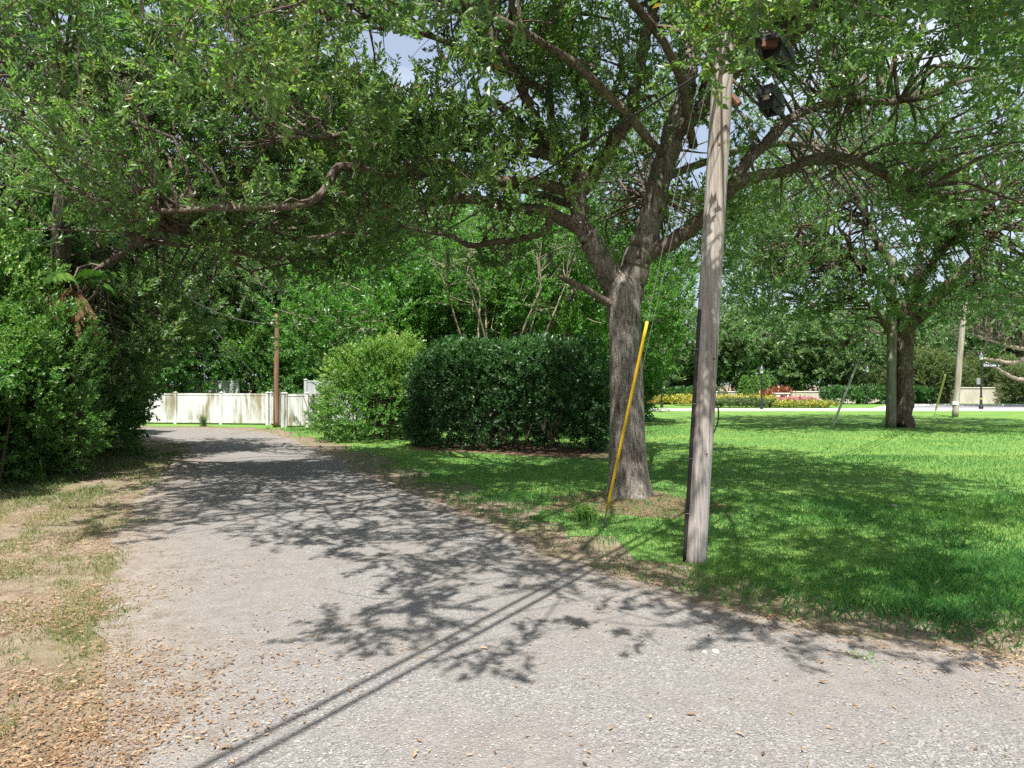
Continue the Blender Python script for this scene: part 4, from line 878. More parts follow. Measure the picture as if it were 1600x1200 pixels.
def left_fit(t):
    mb = MB(); mb.lathe([(0, -.06), (.04, -.05), (.05, 0), (.04, .05), (0, .06)], (-.16, -.05, 4.3), 8); mb.build('insulator', M['ceramic'], t)
    mb = MB(); mb.box((-.1, -.05, 4.45), (.22, .05, .05)); mb.build('bracket', M['galv'], t)
    mb = MB(); mb.box((-.13, -.08, 1.4), (.05, .05, .12)); mb.build('tag', M['galv'], t)
small_pole('slim reddish-brown wooden pole standing in front of the white fence', lp, lp + [.06, 0, 4.75], .12, .095, 'pole_brown', left_fit)
p2 = np.array([*G(1392, 668.5), 0.0]); small_pole('grey utility pole right against the dark-trunked lawn oak', p2, p2 + [.06, 0, 7.0], .20, .17, 'pole_shaded')
def third_fit(t):
    mb = MB(); mb.tube([(.03, 0, .68), (.04, 0, .86)], [.172, .17], 16); mb.build('marker_band', M['white_paint'], t)
small_pole('leaning pale utility pole at the far side of the lawn near the street', p3, p3 + [.52, 0, 6.3], .16, .13, 'pole_grey', third_fit)
g2 = np.array([*G(1300, 669), 0.0]); guy('thin grey guy guard leaning on the lawn left of the second pole', g2, p2 + [0, 0, 6.2], (.0, .42), 'grey_guard', .045, wr=.012)
g3 = np.array([*G(1460, 648), 0.0]); guy('pale yellow guy guard leaning beside the far leaning pole', g3, p3 + [.4, 0, 5.6], (.05, .42), 'pale_yellow', .05, wr=.012)
cable('overhead_cable', 'cable leaving the top of the brown pole toward the left thicket', lp + [-.16, -.05, 4.3], W(300, 470, 22), .2, .018, 'galv', GC)
cable('overhead_cable', 'lower cable leaving the brown pole toward the left thicket', lp + [-.1, -.05, 3.35], W(280, 545, 22), .3, .014, 'cable', GC)
cable('guy_strand', 'upper pale guy strand slanting down behind the brown pole to the fence', W(335, 515, 31), [*G(452, 655)] + [0.25], 0, .022, 'galv', cat='guy wire')
cable('guy_strand', 'lower pale guy strand slanting down behind the brown pole to the fence', W(330, 526, 31.5), [*G(440, 655)] + [0.4], 0, .018, 'galv', cat='guy wire')

# ------------------------------------------------------------------ vinyl fences
def fence(label, A, B, H, mat, group='white board fences', posts=None, pw=.16, ph=.06):
    A, B = np.asarray(A, float), np.asarray(B, float); L = np.linalg.norm(B - A); a = math.atan2(B[1] - A[1], B[0] - A[0]); d = (B - A) / L
    t = thing('board_fence', label, 'fence', (*A, 0), group); t.rotation_euler = (0, 0, a)
    n = max(2, int(L / pw)); w = L / n
    mb = MB(); mb.box((0, 0, 0), (w - .004, .035, H - .10), bevel=.003); pm = mb.build('plank', M[mat], t); me = pm.data
    for k in range(n):
        o = pm if k == 0 else obj('plank', me, t)
        o.location = ((k + .5) * w, 0, H / 2 + .01); o.rotation_euler = (0, float(RNG.normal(0, .003)), float(RNG.normal(0, .008)))
    for z in (.12, H):
        mb = MB(); mb.box((L / 2, 0, z), (L, .06, .09), bevel=.01); mb.build('rail', M[mat], t)
    np_ = posts if posts else max(2, int(L / 2.2) + 1)
    for k in range(np_):
        x = L * k / (np_ - 1)
        mb = MB(); mb.box((x, 0, (H + ph) / 2), (.13, .13, H + ph), bevel=.01); o = mb.build('post', M[mat], t)
        mb = MB(); mb.box((x, 0, H + ph + .012), (.155, .155, .024)); mb.lathe([(.10, 0), (.0, .05)], (x, 0, H + ph + .024), 4); mb.build('post_cap', M[mat], o)
FH = 1.34
f0, f1, f2, f3 = G(205, 662), G(418, 664), G(446, 668), G(512, 666.5)
fence('long white board fence at the end of the lane, left of the brown pole', f0, f1, FH, 'vinyl')
fence('short angled white fence panel right behind the brown pole', f1 + [.16, 0], f2 - [.08, .1], FH, 'vinyl', posts=2)
fence('white fence section between the brown pole and the sunlit shrub', f2, f3, FH, 'vinyl', posts=3)
fence('grey board fence showing above the long white fence', f0 + [1.0, 3.0], f1 + [-2.6, 3.2], 1.92, 'vinyl_grey')
fence('grey board fence showing above the right white fence section', f2 + [-.2, 3.4], f3 + [.8, 3.4], 1.92, 'vinyl_grey')

# ------------------------------------------------------------------ far side of the lawn
def lamp(label, base, H, arm=False):
    t = thing('street_lamp', label, 'street lamp', (*base, 0), 'black lantern street lamps'); s = H / 3.6
    mb = MB(); mb.lathe([(.13 * s, -.02), (.13 * s, .25), (.10 * s, .3), (.075 * s, .42), (.075 * s, .9), (.055 * s, 1.0), (.05 * s, H - .62), (.075 * s, H - .58), (.04 * s, H - .52)], n=12); mb.build('post', M['lamp_black'], t, (0, 0, 0), True)
    mb = MB(); mb.lathe([(.06, H - .5), (.12, H - .46), (.16, H - .16), (.0, H - .16)], n=6); mb.build('lantern_glass', M['lamp_glass'], t)
    for k in range(6):
        a = k * math.pi / 3; mb = MB(); mb.tube([(.123 * math.cos(a), .123 * math.sin(a), H - .46), (.163 * math.cos(a), .163 * math.sin(a), H - .16)], [.01, .01], 4); mb.build('lantern_bar', M['lamp_black'], t)
    mb = MB(); mb.lathe([(.22, H - .17), (.20, H - .12), (.06, H + .02), (.03, H + .08), (.0, H + .12)], n=12); mb.build('lantern_cap', M['lamp_black'], t, (0, 0, 0), True)
    return t
lamp('black lantern lamp standing left of the cone topiaries and monument', G(1190, 640), 3.05)
lamp('black lantern lamp beyond the street left of the dark-trunked oak', G(1355, 632), 3.35)
ls = lamp('black lantern lamp carrying the street name sign', G(1533, 640), 4.0)
lamp('black lantern lamp seen between the forked oak and the near pole', G(1034, 637), 3.2)
sg = thing('street_sign', 'dark street name sign with white lettering on the right lamp post', 'sign', (*G(1533, 640), 0))
mb = MB(); mb.box((.72, 0, 3.12), (1.24, .03, .27), bevel=.005); pl = mb.build('plate', M['sign_navy'], sg)
def letters(fc):
    tmp = bpy.data.objects.new('lettering', fc); COL.objects.link(tmp); bpy.context.view_layer.update()
    me = bpy.data.meshes.new_from_object(tmp.evaluated_get(bpy.context.evaluated_depsgraph_get())); bpy.data.objects.remove(tmp); me.name = 'lettering'
    return obj('lettering', me, sg)
fc = bpy.data.curves.new('lettering', 'FONT'); fc.body = 'Echo Lake'; fc.size = .25; fc.extrude = .002; fc.materials.append(M['white_paint'])
fo = letters(fc); fo.location = (.16, -.022, 3.045); fo.rotation_euler = (math.radians(90), 0, 0); fo.scale = (.86, 1, 1)
fc = bpy.data.curves.new('lettering', 'FONT'); fc.body = 'Dr'; fc.size = .13; fc.extrude = .002; fc.materials.append(M['white_paint'])
fo = letters(fc); fo.location = (1.17, -.022, 3.045); fo.rotation_euler = (math.radians(90), 0, 0)
mb = MB(); mb.box((.06, 0, 3.12), (.10, .04, .3)); mb.build('bracket', M['lamp_black'], sg)
mb = MB(); mb.lathe([(.088, .70), (.09, .72), (.09, .82), (.088, .84)], n=12); o = mb.build('gold_band', M['gold'], ls, (0, 0, 0), True)
mb = MB(); mb.box((-.16, 0, 2.0), (.3, .02, .45)); o = mb.build('notice_plate', M['galv'], ls)

def cone_topiary(label, base, H, R, seed):
    r = rs(seed); t = thing('topiary', label, 'topiary', (*base, 0), 'cone topiaries by the monument'); n = 650
    z = r.uniform(0, 1, n) ** .8; a = r.uniform(0, 6.28, n); rad = R * np.clip(1.05 * (1 - z ** 1.7) + .05, .03, 1) * r.uniform(.86, 1.03, n)
    P = np.stack([np.cos(a) * rad, np.sin(a) * rad, .08 + z * H], -1); D = np.stack([np.cos(a), np.sin(a), np.full(n, .6)], -1) + r.normal(0, .3, (n, 3))
    V, Q, rnd = leaves_at(P, D, PROTO_HEDGE[:, :8], r.uniform(1.0, 1.7, n), r, np.clip(.55 + r.normal(0, .1, n), 0, .9))
    o = obj('foliage', np_mesh('foliage', V, Q, M['shrub_leaf'], {'rnd': ('FACE', rnd)}), t); o['kind'] = 'stuff'
    mb = MB(); mb.tube([(0, 0, -.02), (0, 0, H * .8)], [.05, .02], 6); mb.build('stem', M['bark_dark'], t)
for px, H, lab, sd in [(1164, 2.3, 'left cone topiary of the three by the monument', 141), (1178.5, 2.3, 'middle cone topiary of the three by the monument', 142), (1195.5, 2.35, 'right cone topiary of the three, just right of the lamp post', 143)]:
    cone_topiary(lab, W(px, 0, 60)[:2], H, .45, sd)
def blade_plant(name, label, base, n, H, R, mat, seed, cat='plant', w=.05, group=None):
    r = rs(seed); a = r.uniform(0, 6.28, n); tl = r.uniform(.15, 1.1, n); b = np.stack([r.normal(0, .45 * R, n), r.normal(0, .35 * R, n), r.uniform(.1, .65, n) * H], -1)
    d = np.stack([np.cos(a) * np.sin(tl), np.sin(a) * np.sin(tl), np.cos(tl)], -1); l = H * r.uniform(.3, .55, n)[:, None]; s = np.stack([-np.sin(a), np.cos(a), 0 * a], -1) * w
    m = b + d * l * .5; e = b + d * l + np.array([0, 0, -.12]) * l
    V = np.stack([b - s * .4, m - s, e, m + s], 1).reshape(-1, 3)
    o = obj(name, np_mesh(name, V, np.arange(4 * n).reshape(-1, 4), M[mat], {'rnd': ('FACE', r.uniform(0, 1, n))})); o.location = (*base, 0); return tag(o, label, cat, group)
M['red_leaf'] = leaf_mat('red_leaf', [(0, (.12, .04, .03)), (.4, (.28, .09, .055)), (.75, (.38, .20, .11)), (1, (.36, .30, .12))], .3, .4, tcol=(1.3, .8, .5))
M['yellow_flower'] = leaf_mat('yellow_flower', [(0, (.10, .18, .03)), (.35, (.22, .26, .04)), (.7, (.46, .40, .06)), (1, (.62, .54, .12))], .25, .5, tcol=(1.1, 1, .4))
M['pink_flower'] = leaf_mat('pink_flower', [(0, (.16, .15, .06)), (.4, (.45, .16, .16)), (.8, (.62, .28, .30)), (1, (.7, .5, .5))], .25, .5, tcol=(1, .8, .8))
blade_plant('cordyline', 'red-leaved spiky plants behind the stone monument, taller clump', W(1219, 0, 59.5)[:2], 700, 1.75, .95, 'red_leaf', 151)
blade_plant('cordyline', 'orange-red spiky plant clump just right of the cone topiaries', W(1202, 0, 59)[:2], 560, 1.4, .75, 'red_leaf', 152)
blade_plant('cordyline', 'small pinkish-red plant by the stone pillar, right of the forked oak', W(1005, 0, 58)[:2], 400, 1.1, .7, 'red_leaf', 153)
def bed(name, label, x0, x1, y0, y1, H, n, mat, seed, proto=PROTO_HEDGE, cat='flower bed', sc=(1.0, 1.8), tone=.5, z0=.02):
    r = rs(seed); P = np.stack([r.uniform(x0, x1, n), r.uniform(y0, y1, n), z0 + H * r.uniform(.2, 1, n)], -1)
    P[:, 2] *= 1 + .25 * wob(P[:, 0], P[:, 1], 0, 2.5, seed)
    c = np.array([(x0 + x1) / 2, y0, 0.0]); V, Q, rnd = leaves_at(P - c, r.normal(0, .6, (n, 3)) + [0, 0, 1], proto[:, :10], r.uniform(*sc, n), r, np.clip(tone + r.normal(0, .22, n), 0, .92))
    o = obj(name, np_mesh(name, V, Q, M[mat], {'rnd': ('FACE', rnd)})); o.location = tuple(c); tag(o, label, cat, kind='stuff'); return o
def X(px, Y): return (px - 800) * Y / F
bed('flower_bed', 'long yellow flower bed in front of the cone topiaries', X(1060, 56), X(1212, 56), 55, 58.4, .62, 1300, 'yellow_flower', 161, tone=.62)
bed('border_plants', 'green border plants in front of the yellow flower bed', X(1085, 52.5), X(1205, 52.5), 51.2, 53.6, .42, 900, 'olive_leaf', 162, tone=.3)
bed('flower_bed', 'yellow-green flower bed tapering right of the monument', X(1202, 52), X(1300, 52), 50.8, 54, .26, 900, 'yellow_flower', 163, tone=.42)
bed('flower_bed', 'pink flower bed at the foot of the stone monument', X(1212, 56), X(1270, 56), 54.6, 57.4, .45, 700, 'pink_flower', 164, tone=.6)
bed('flower_bed', 'yellow flowers seen between the forked oak and the near pole', X(1010, 60), X(1050, 60), 59, 61, .5, 400, 'yellow_flower', 165, tone=.6)
mn = np.array([X(1222, 57.5), 57.6]); mt = thing('stone_monument', 'pale stone monument sign with dark framed panel among pink flowers', 'monument', (*mn, 0))
for z, wdt in ((.17, 1.25), (.5, 1.18), (.82, 1.12)):
    mb = MB(); mb.box((0, 0, z), (wdt, .55, .30), bevel=.04); mb.build('stone_course', M['cream'], mt)
mb = MB(); mb.box((0, 0, 1.01), (1.25, .65, .08), bevel=.03); mb.build('capstone', M['cream'], mt)
mb = MB(); mb.box((.05, -.30, .58), (.56, .06, .58)); mb.build('panel', M['bronze'], mt)
mb = MB(); mb.box((.05, -.34, .6), (.06, .02, .34)); mb.build('emblem', M['gold'], mt)
for s in (-1, 1): mb = MB(); mb.box((.6 * s, -.04, .36), (.3, .6, .62), bevel=.06); mb.build('side_stone', M['stone'], mt)
def clipped(label, x0, x1, y0, y1, H, n, seed):
    shrub('low_hedge', label, ((x0 + x1) / 2, (y0 + y1) / 2), ((x1 - x0) / 2, (y1 - y0) / 2, H), n, PROTO_HEDGE, 'hedge_leaf', seed, 'low clipped hedges beyond the street', sc=(1.6, 2.8), power=7, rough=.04, cat='hedge', stems=2, tone=.6)
clipped('low clipped hedge beyond the street between the monument and the lawn oak', X(1296, 61), X(1392, 61), 60.4, 62, .98, 900, 171)
clipped('low clipped hedge seen between the forked oak and the near pole', X(1040, 61), X(1092, 61), 60.4, 62, .85, 500, 172)
clipped('low clipped hedge right of the dark-trunked lawn oak', X(1418, 61), X(1452, 61), 60.4, 62, .95, 420, 173)
def wall(label, x0, x1, Y, H, mat, pill=True):
    t = thing('low_wall', label, 'wall', ((x0 + x1) / 2, Y, 0)); L = x1 - x0
    mb = MB(); mb.box((0, 0, H / 2), (L, .25, H)); mb.build('panel', M[mat], t)
    mb = MB(); mb.box((0, 0, H + .04), (L + .05, .36, .08), bevel=.02); mb.build('coping', M['cream'], t)
    if pill:
        for s in (-1, 1): 
            mb = MB(); mb.box((s * L / 2, -.05, (H + .2) / 2), (.6, .5, H + .2), bevel=.02); p = mb.build('pillar', M['stone'], t); mb = MB(); mb.box((s * L / 2, -.05, H + .25), (.72, .62, .1), bevel=.03); mb.build('pillar_cap', M['cream'], p)
wall('tan stucco wall behind the sign lamp post', X(1486, 63), X(1562, 63), 63, 1.42, 'stucco')
wall('long pale low wall beyond the flower beds', X(1026, 64), X(1480, 66), 64, 1.05, 'stucco', True)
wall('pale low wall glimpsed right beside the forked oak trunk', X(940, 64), X(1018, 64), 64, 1.05, 'cream', False)
GO = 'olive shrubs beyond the street'
oa = shrub('olive_shrub', 'pale olive-green rounded shrub right of the dark-trunked lawn oak', (X(1445, 62.6), 62.6), (2.3, 1.6, 3.9), 900, PROTO_FINE, 'olive_leaf', 181, GO, sc=(1.4, 2.3), rough=.22, power=2.1)
for px, Y, s, rz, lab in [(1412, 65.5, .8, 1, 'olive shrub half hidden by the lawn oak trunk'), (1478, 66, .85, 2, 'olive shrub behind the far leaning pole'), (1520, 66, .9, 3, 'olive shrub above the tan wall left of the sign post'), (1572, 65, .85, 4, 'olive shrub above the tan wall right of the sign post'), (1598, 62, .7, 5.5, 'olive shrub at the right edge beyond the street'), (1050, 66, .62, .3, 'olive shrub seen left of the near pole'), (1015, 67, .6, 2.6, 'olive shrub right beside the forked oak trunk'), (1350, 66, .75, 1.9, 'yellowish olive shrub behind the far lamp')]:
    copy_thing(oa, (X(px, Y), Y, 0), rz, s, lab)
# a bare pale oak limb reaching in from the right
t = thing('oak_tree', 'oak leaning in from the right edge with pale bare limbs over the wall', 'tree', (X(1660, 52), 54, 0)); r = rs(190); bx = X(1660, 52)
tr = MB(); Pt, Rt = limb_mesh(tr, None, 10, 5, .1, 191, (np.array([(0, 0, -.05), (-.3, 0, 2), (-1, 0, 3.8), (-1.6, 0, 6)]), np.array([.4, .33, .28, .15]))); tr.build('trunk', M['bark_limb'], t, (0, 0, 0), True)
nd = [Pt]; nr = [Rt]
for q, L in enumerate([[(1640, 560), (1605, 560), (1580, 567), (1555, 562), (1535, 560)], [(1650, 625), (1610, 597), (1590, 592), (1570, 583), (1556, 574), (1540, 566)], [(1640, 540), (1600, 545), (1560, 535), (1510, 520)]]):
    mb = MB(); P = np.array([W(a, b, 53) for a, b in L]) - np.array([bx, 54, 0]); Pp, Rr = limb_mesh(mb, None, 8, 5, .12, 195 + q, (P, np.linspace(.22, .07, len(P)))); mb.build('limb', M['bark_pale'], t, (0, 0, 0), True); nd.append(Pp); nr.append(Rr)
nd = np.vstack(nd); nr = np.concatenate(nr); C = np.stack([r.uniform(-9, 5, 420), r.uniform(-4, 4, 420), r.uniform(5.0, 11, 420)], -1); C = C[((C[:, 0] + 2) / 7) ** 2 + (C[:, 1] / 4) ** 2 + ((C[:, 2] - 7.4) / 3.4) ** 2 < 1][:130]
V, Q, rnd = cluster_leaves(C, r.uniform(.7, 1.2, len(C)), 6, PROTO_MID, r, (1.2, 2.0)); o = obj('crown', np_mesh('crown', V, Q, M['oak_leaf_far'], {'rnd': ('FACE', rnd)}), t); o['kind'] = 'stuff'
connect(C, nd, nr, r, .03, .012, 4).build('branchwork', M['bark_limb'], t)['kind'] = 'stuff'

# ------------------------------------------------------------------ spanish moss
r = rs(200)
def moss(label, top, L, w, seed):
    r = rs(seed); n = 46; V = []; Q = []
    for i in range(n):
        o = r.normal(0, w * .35, 3) * [1, 1, .3]; l = L * r.uniform(.35, 1); k = len(V); t = np.linspace(0, 1, 6)
        ph = r.uniform(0, 6.28); x = o[0] * (1 - .5 * t) + .02 * np.sin(9 * t + ph); y = o[1] * (1 - .5 * t) + .02 * np.cos(8 * t + ph); z = o[2] - l * t; ww = .005 * (1.1 - t)
        a = r.uniform(0, 3.14); 
        for j in range(6): V += [(x[j] - ww[j] * math.cos(a), y[j] - ww[j] * math.sin(a), z[j]), (x[j] + ww[j] * math.cos(a), y[j] + ww[j] * math.sin(a), z[j])]
        Q += [(k + 2 * j, k + 2 * j + 1, k + 2 * j + 3, k + 2 * j + 2) for j in range(5)]
    o = obj('spanish_moss', np_mesh('spanish_moss', np.array(V), np.array(Q), M['moss'], {'rnd': ('FACE', np.repeat(r.uniform(0, 1, n), 5))})); o.location = tuple(top)
    return tag(o, label, 'moss', 'spanish moss hanging from the oaks')
for q, (px, py, Y, L, w, lab) in enumerate([(1418, 55, 11.8, .75, .10, 'long grey moss strand hanging against the sky at upper right'), (1177, 205, 10.9, .65, .10, 'grey moss tuft hanging from the oak arm right of the near pole'), (510, 150, 9.9, .5, .10, 'grey moss hanging in the upper left crown'),
    (1300, 395, 26, 1.8, .35, 'grey moss hanging low in the lawn oak crown'), (1310, 440, 27, 1.4, .3, 'moss strand at the lower left of the lawn oak crown'), (700, 395, 11.7, .6, .12, 'moss hanging under the low left oak limb'), (790, 385, 11.4, .5, .12, 'moss hanging under the left limb nearer the trunk'),
    (1375, 255, 10.8, .35, .10, 'short moss tuft under the bent right oak arm'), (1470, 300, 26, 1.6, .3, 'grey moss hanging high in the lawn oak'), (985, 165, 10.5, .2, .2, 'grey moss wad in the crook of the inner limb'), (1210, 290, 10.6, .4, .12, 'grey moss below the right oak arm'), (860, 395, 11.2, .35, .08, 'moss wisp just left of the oak fork')]):
    moss(lab, W(px, py, Y), L, w, 210 + q)

# ------------------------------------------------------------------ grass, litter, gravel
def inlawn(x, y): return (lane_sd(x, y) > .05) & ~inpoly(x, y, LEFT_ZONE)
LEFT_ZONE = np.vstack([LL, [(-60, 24), (-60, -20), (-1.2, -20)]])
def blades(name, label, x, y, H, wd, mat, seed, tone, parent=None):
    r = rs(seed); n = len(x); a = r.uniform(0, 6.28, n); lean = np.abs(r.normal(0, .45, n)) * H; h = H * np.clip(1 - .25 * lean / (H + 1e-6), .4, 1)
    ca, sa = np.cos(a), np.sin(a); b = r.uniform(0, 6.28, n); sx, sy = np.cos(b) * wd, np.sin(b) * wd
    p0 = np.stack([x - sx, y - sy, np.full(n, -.005)], -1); p1 = np.stack([x + sx, y + sy, np.full(n, -.005)], -1)
    mx = x + ca * lean * .35; my = y + sa * lean * .35
    p2 = np.stack([mx + sx * .8, my + sy * .8, h * .6], -1); p3 = np.stack([mx - sx * .8, my - sy * .8, h * .6], -1); p4 = np.stack([x + ca * lean, y + sa * lean, h], -1)
    V = np.stack([p0, p1, p2, p4], 1).reshape(-1, 3)
    Q = np.arange(4 * n).reshape(-1, 4)
    rnd = np.clip(tone + r.normal(0, .16, n), 0, 1)
    o = obj(name, np_mesh(name, V, Q, M[mat], {'rnd': ('FACE', rnd)})); return tag(o, label, 'grass', kind='stuff')
r = rs(301)
xs, ys = [], []
for (y0, y1, x0, x1, dens) in [(4.0, 7, .5, 7, 2600), (7, 11, -1.5, 9.5, 1100), (11, 17, -6, 14, 330), (17, 30, -10, 26, 85)]:
    n = int((y1 - y0) * (x1 - x0) * dens); xs.append(r.uniform(x0, x1, n)); ys.append(r.uniform(y0, y1, n))
x = np.concatenate(xs); y = np.concatenate(ys)
k = (np.abs(x) < .80 * y + .6); x, y = x[k], y[k]
sd = lane_sd(x, y); ok = inlawn(x, y)
den = .12 * (sd > 0) + .88 * smooth(.15, 1.25, sd + .55 * wob(x, y, 0, 2.6, 55))
d_oak = np.hypot((x - 1.6), (y - 10.3)); den *= .35 + .65 * smooth(.7, 1.6, d_oak + .5 * wob(x, y, 3, 2, 56))
hd = np.abs((x - hc[0]) * -(h1 - h0)[1] / hl + (y - hc[1]) * (h1 - h0)[0] / hl); al = np.abs((x - hc[0]) * (h1 - h0)[0] / hl + (y - hc[1]) * (h1 - h0)[1] / hl)
den *= np.where((al < hl / 2 + .2), smooth(1.2, 2.3, hd + .3 * wob(x, y, 1, 3, 57)), 1)
k = ok & (r.uniform(size=len(x)) < den); x, y = x[k], y[k]
Hh = (.035 + .035 * r.uniform(size=len(x)) + .05 * np.clip(wob(x, y, 0, 1.3, 58), 0, 1)) * (1 + 1.1 * np.clip(wob(x, y, 5, 3.1, 65), 0, 1) * (1 - smooth(.5, 1.6, lane_sd(x, y))))
Wd = .0028 + .0012 * r.uniform(size=len(x)) + .00028 * np.clip(y - 6, 0, 30)
blades('lawn_grass', 'lush green lawn grass right of the lane', x, y, Hh, Wd, 'grass', 302, .45 + .26 * wob(x, y, 0, .9, 59))
print('lawn blades', len(x))
n = 210000; y = 2.6 + 21 * r.uniform(size=n) ** 1.8; x = -r.uniform(.12, .86, n) * y - r.uniform(0, .6, n)
k = (np.abs(x) < .80 * y + .5) & (lane_sd(x, y) + .4 * wob(x, y, 1, 4.0, 68) > -.08) & (inpoly(x, y, LEFT_ZONE) | (linedist(x, y, LL[::4]) < .6)); x, y = x[k], y[k]
den = smooth(.05, .5, wob(x, y, 0, 1.7, 61) * .5 + .5 * wob(x, y, 3, 6.0, 66) + .30 * smooth(.1, 1.6, lane_sd(x, y)) + .16); k = r.uniform(size=len(x)) < den; x, y = x[k], y[k]
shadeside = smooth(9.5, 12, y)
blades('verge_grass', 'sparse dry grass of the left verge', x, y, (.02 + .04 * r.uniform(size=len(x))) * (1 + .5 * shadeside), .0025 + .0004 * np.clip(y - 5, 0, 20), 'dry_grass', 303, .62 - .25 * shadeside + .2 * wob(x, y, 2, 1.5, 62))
print('verge blades', len(x))
def litter(x, y, seed, lo=.008, hi=.024, zlift=.012):
    r = rs(seed); n = len(x); a = r.uniform(0, 6.28, n); l = r.uniform(lo, hi, n); w = l * r.uniform(.22, .40, n); cu = r.uniform(.0, .4, n) * l; tl = r.normal(0, .22, n)
    ca, sa = np.cos(a), np.sin(a); z0 = zlift + r.uniform(.002, .012, n)
    A = np.stack([x - ca * l, y - sa * l, z0 + cu * .5 - tl * l * .3], -1); B = np.stack([x + ca * l, y + sa * l, z0 + cu + tl * l * .3], -1)
    Lp = np.stack([x - sa * w, y + ca * w, z0 + r.uniform(0, .4, n) * w], -1); Rp = np.stack([x + sa * w, y - ca * w, z0 + r.uniform(0, .4, n) * w], -1)
    A[:, 2] = np.maximum(A[:, 2], zlift); B[:, 2] = np.maximum(B[:, 2], zlift)
    return np.stack([A, Rp, B, Lp], 1).reshape(-1, 3), np.clip(r.normal(.62, .24, n), 0, 1)
r = rs(311)
n = 260000; y = 2.6 + 24 * r.uniform(size=n) ** 1.7; x = r.uniform(-1.05, 1.05, n) * (.80 * y + .5)
sd = lane_sd(x, y); left = inpoly(x, y, LEFT_ZONE) | (linedist(x, y, LL[::4]) < linedist(x, y, RL[::4]))
nz = wob(x, y, 0, 2.3, 63)
pl = np.where(sd > 0, .95 * smooth(-.25, .55, nz + .30 - .10 * sd), .60 * np.exp(sd / .55) * smooth(-.5, .5, nz + .1) + .035 * smooth(-.1, .7, nz) * np.exp(sd / 2.5))
pr = np.where(sd > 0, 1.2 * np.exp(-sd / .55) * smooth(-.45, .4, nz), .8 * np.exp(sd / .25) * smooth(-.5, .5, nz) + .008)
d_oak = np.hypot(x - 1.6, y - 10.1); pr = np.maximum(pr, np.where(sd > 0, .6 * (1 - smooth(.9, 2.2, d_oak + .5 * nz)), 0)); pr = np.maximum(pr, np.where(sd > 0, .02 + .3 * smooth(.55, .8, nz), 0))
hd = np.abs((x - hc[0]) * -(h1 - h0)[1] / hl + (y - hc[1]) * (h1 - h0)[0] / hl); al = np.abs((x - hc[0]) * (h1 - h0)[0] / hl + (y - hc[1]) * (h1 - h0)[1] / hl)
pr = np.maximum(pr, np.where((al < hl / 2 + .4) & (hd < 2.4), .5 * smooth(-.3, .3, nz + .3 - .5 * np.clip(hd - 1.5, 0, 2)), 0))
p = np.where(left, pl, pr); k = r.uniform(size=n) < p; x, y, sdk = x[k], y[k], sd[k]
V, rnd = litter(x, y, 312)
rnd = np.clip(rnd + .25 * wob(x, y, 7, 1.5, 67), 0, 1); V[:, 2] += np.repeat(.0 * sdk, 4)
tag(obj('leaf_litter', np_mesh('leaf_litter', V, np.arange(len(V)).reshape(-1, 4), M['litter'], {'rnd': ('FACE', rnd)})), 'brown fallen oak leaves strewn along the lane edges', 'leaf litter', kind='stuff')
n = 90000; y = 2.6 + 8 * r.uniform(size=n) ** 1.5; x = -r.uniform(.1, .85, n) * y - r.uniform(0, .6, n); k = (lane_sd(x, y) + .5 * wob(x, y, 2, 3, 69) > -.25) & (inpoly(x, y, LEFT_ZONE) | (linedist(x, y, LL[::4]) < .8)); x, y = x[k][:30000], y[k][:30000]
V, rnd = litter(x, y, 313, .0035, .010); rnd = np.clip(rnd - .15, 0, 1)
tag(obj('leaf_crumbs', np_mesh('leaf_crumbs', V, np.arange(len(V)).reshape(-1, 4), M['litter'], {'rnd': ('FACE', rnd)})), 'crumbled brown leaf bits over the sandy left verge', 'leaf litter', kind='stuff')
print('crumbs', len(x))
n = 46000; y = 2.9 + 5.5 * r.uniform(size=n) ** 1.6; x = r.uniform(-1, 1, n) * (.78 * y + .2); k = (lane_sd(x, y) < -.02) & (wob(x, y, 0, 1.6, 64) > -.45 + .5 * r.uniform(size=n)); x, y = x[k], y[k]; n = len(x)
s = .0025 + .0052 * r.uniform(size=n) ** 3; oc = np.array([(1, 0, 0), (0, 1, 0), (-1, 0, 0), (0, -1, 0), (0, 0, .75), (0, 0, -.6)], float)
V = oc[None] * s[:, None, None] * r.uniform(.65, 1.25, (n, 6, 1)); a = r.uniform(0, 6.28, n); ca, sa = np.cos(a)[:, None], np.sin(a)[:, None]
V = np.stack([V[..., 0] * ca - V[..., 1] * sa + x[:, None], V[..., 0] * sa + V[..., 1] * ca + y[:, None], V[..., 2] + .012 + s[:, None] * .25], -1).reshape(-1, 3)
T = (np.arange(n)[:, None, None] * 6 + np.array([(0, 1, 4), (1, 2, 4), (2, 3, 4), (3, 0, 4)])[None]).reshape(-1, 3)
M['pebble'] = leaf_mat('pebble', [(0, (.10, .095, .092)), (.5, (.26, .245, .235)), (.85, (.34, .32, .30)), (1, (.46, .44, .41))], 0.0, .9, spec=.2)
tag(obj('loose_gravel', np_mesh('loose_gravel', V, T, M['pebble'], {'rnd': ('FACE', np.repeat(np.clip(r.beta(2, 2, n), 0, 1), 4))})), 'loose grey gravel on the lane in the foreground', 'gravel', kind='stuff')
print('gravel', n)
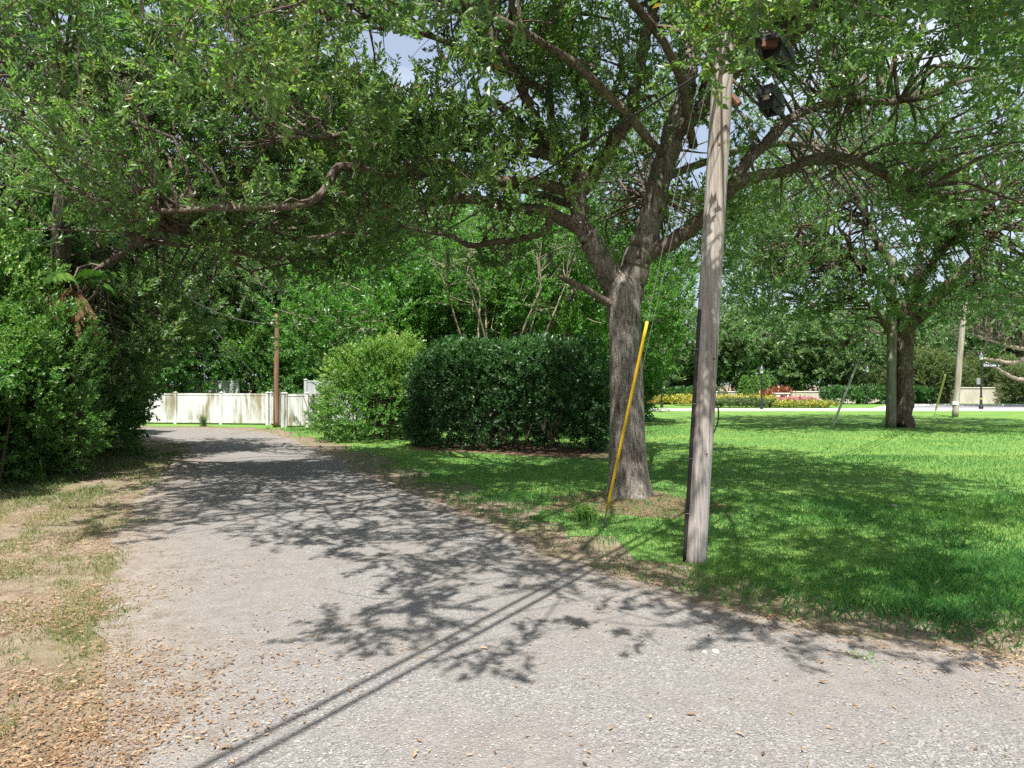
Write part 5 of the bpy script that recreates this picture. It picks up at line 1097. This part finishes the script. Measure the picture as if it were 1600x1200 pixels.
# single leaves and stones one can pick out on the gravel
def one_leaf(px, py, label, seed, size=.05, mat='litter', tone=.5):
    x, y = G(px, py); V, _ = litter(np.array([0.0]), np.array([0.0]), seed, size, size * 1.05, .016)
    V = V * np.array([1, 1, 1]); m = V.mean(0); q = np.vstack([V, [m + [0, 0, -.006]]])
    V2 = np.vstack([V, [(V[0] + V[2]) / 2 - [0, 0, .004]]]); T = np.array([(0, 1, 4), (1, 2, 4), (2, 3, 4), (3, 0, 4)])
    o = obj('fallen_leaf', np_mesh('fallen_leaf', V2, T, M[mat], {'rnd': ('FACE', np.full(4, tone))})); o.location = (x, y, 0)
    tag(o, label, 'fallen leaf', 'single fallen leaves on the gravel')
for q, (px, py, lab, tn) in enumerate([(1080, 1121, 'lone orange-brown leaf low in the foreground right of centre', .45), (1157, 1153, 'curled yellow-brown leaf nearest the bottom right of centre', .8), (1285, 1039, 'orange leaf on the gravel below the lawn edge', .4), (1285, 1071, 'small brown leaf below the orange one on the right gravel', .3),
    (660, 1031, 'orange leaf beside the twin cable shadows', .5), (546, 1083, 'brown leaf on the left of the twin cable shadows', .4), (757, 1017, 'yellowish leaf right of the cable shadows in the shade fringe', .85), (351, 1175, 'pale brown leaf at the bottom left of the gravel', .6), (648, 1185, 'yellow-brown leaf cluster at the bottom centre', .75), (218, 1038, 'greenish leaf on the left gravel', .7), (963, 943, 'small orange leaf in a sunlit patch inside the tree shade', .45)]):
    one_leaf(px, py, lab, 330 + q, .032, tone=tn)
def rock(px, py, rad, label, seed, mat='pebble', cat='stone', tone=.85):
    x, y = G(px, py); bm = bmesh.new(); bmesh.ops.create_icosphere(bm, subdivisions=2, radius=rad); r = rs(seed)
    for v in bm.verts: v.co *= 1 + .16 * float(wob(v.co.x / rad, v.co.y / rad, v.co.z / rad, 1.5, seed)); v.co.z *= .62
    me = bpy.data.meshes.new('stone'); bm.to_mesh(me); bm.free(); me.materials.append(M[mat]); a = me.attributes.new('rnd', 'FLOAT', 'FACE'); a.data.foreach_set('value', np.full(len(me.polygons), tone, dtype=np.float32))
    o = obj('stone', me); o.location = (x, y, rad * .4); tag(o, label, cat)
rock(1118, 1021, .028, 'pale stone on the gravel at the edge of the tree shade', 341); rock(1101, 1021, .02, 'smaller pale stone left of the other pale stone', 342)
rock(1398, 794, .055, 'grey stone lying in the lawn grass', 343, tone=.45)
tuft('weed_sprig', 'small green leaf sprig lying on the gravel near the lawn edge', G(1355, 1030), 40, .05, .10, 'grass', 351, 'sprig')
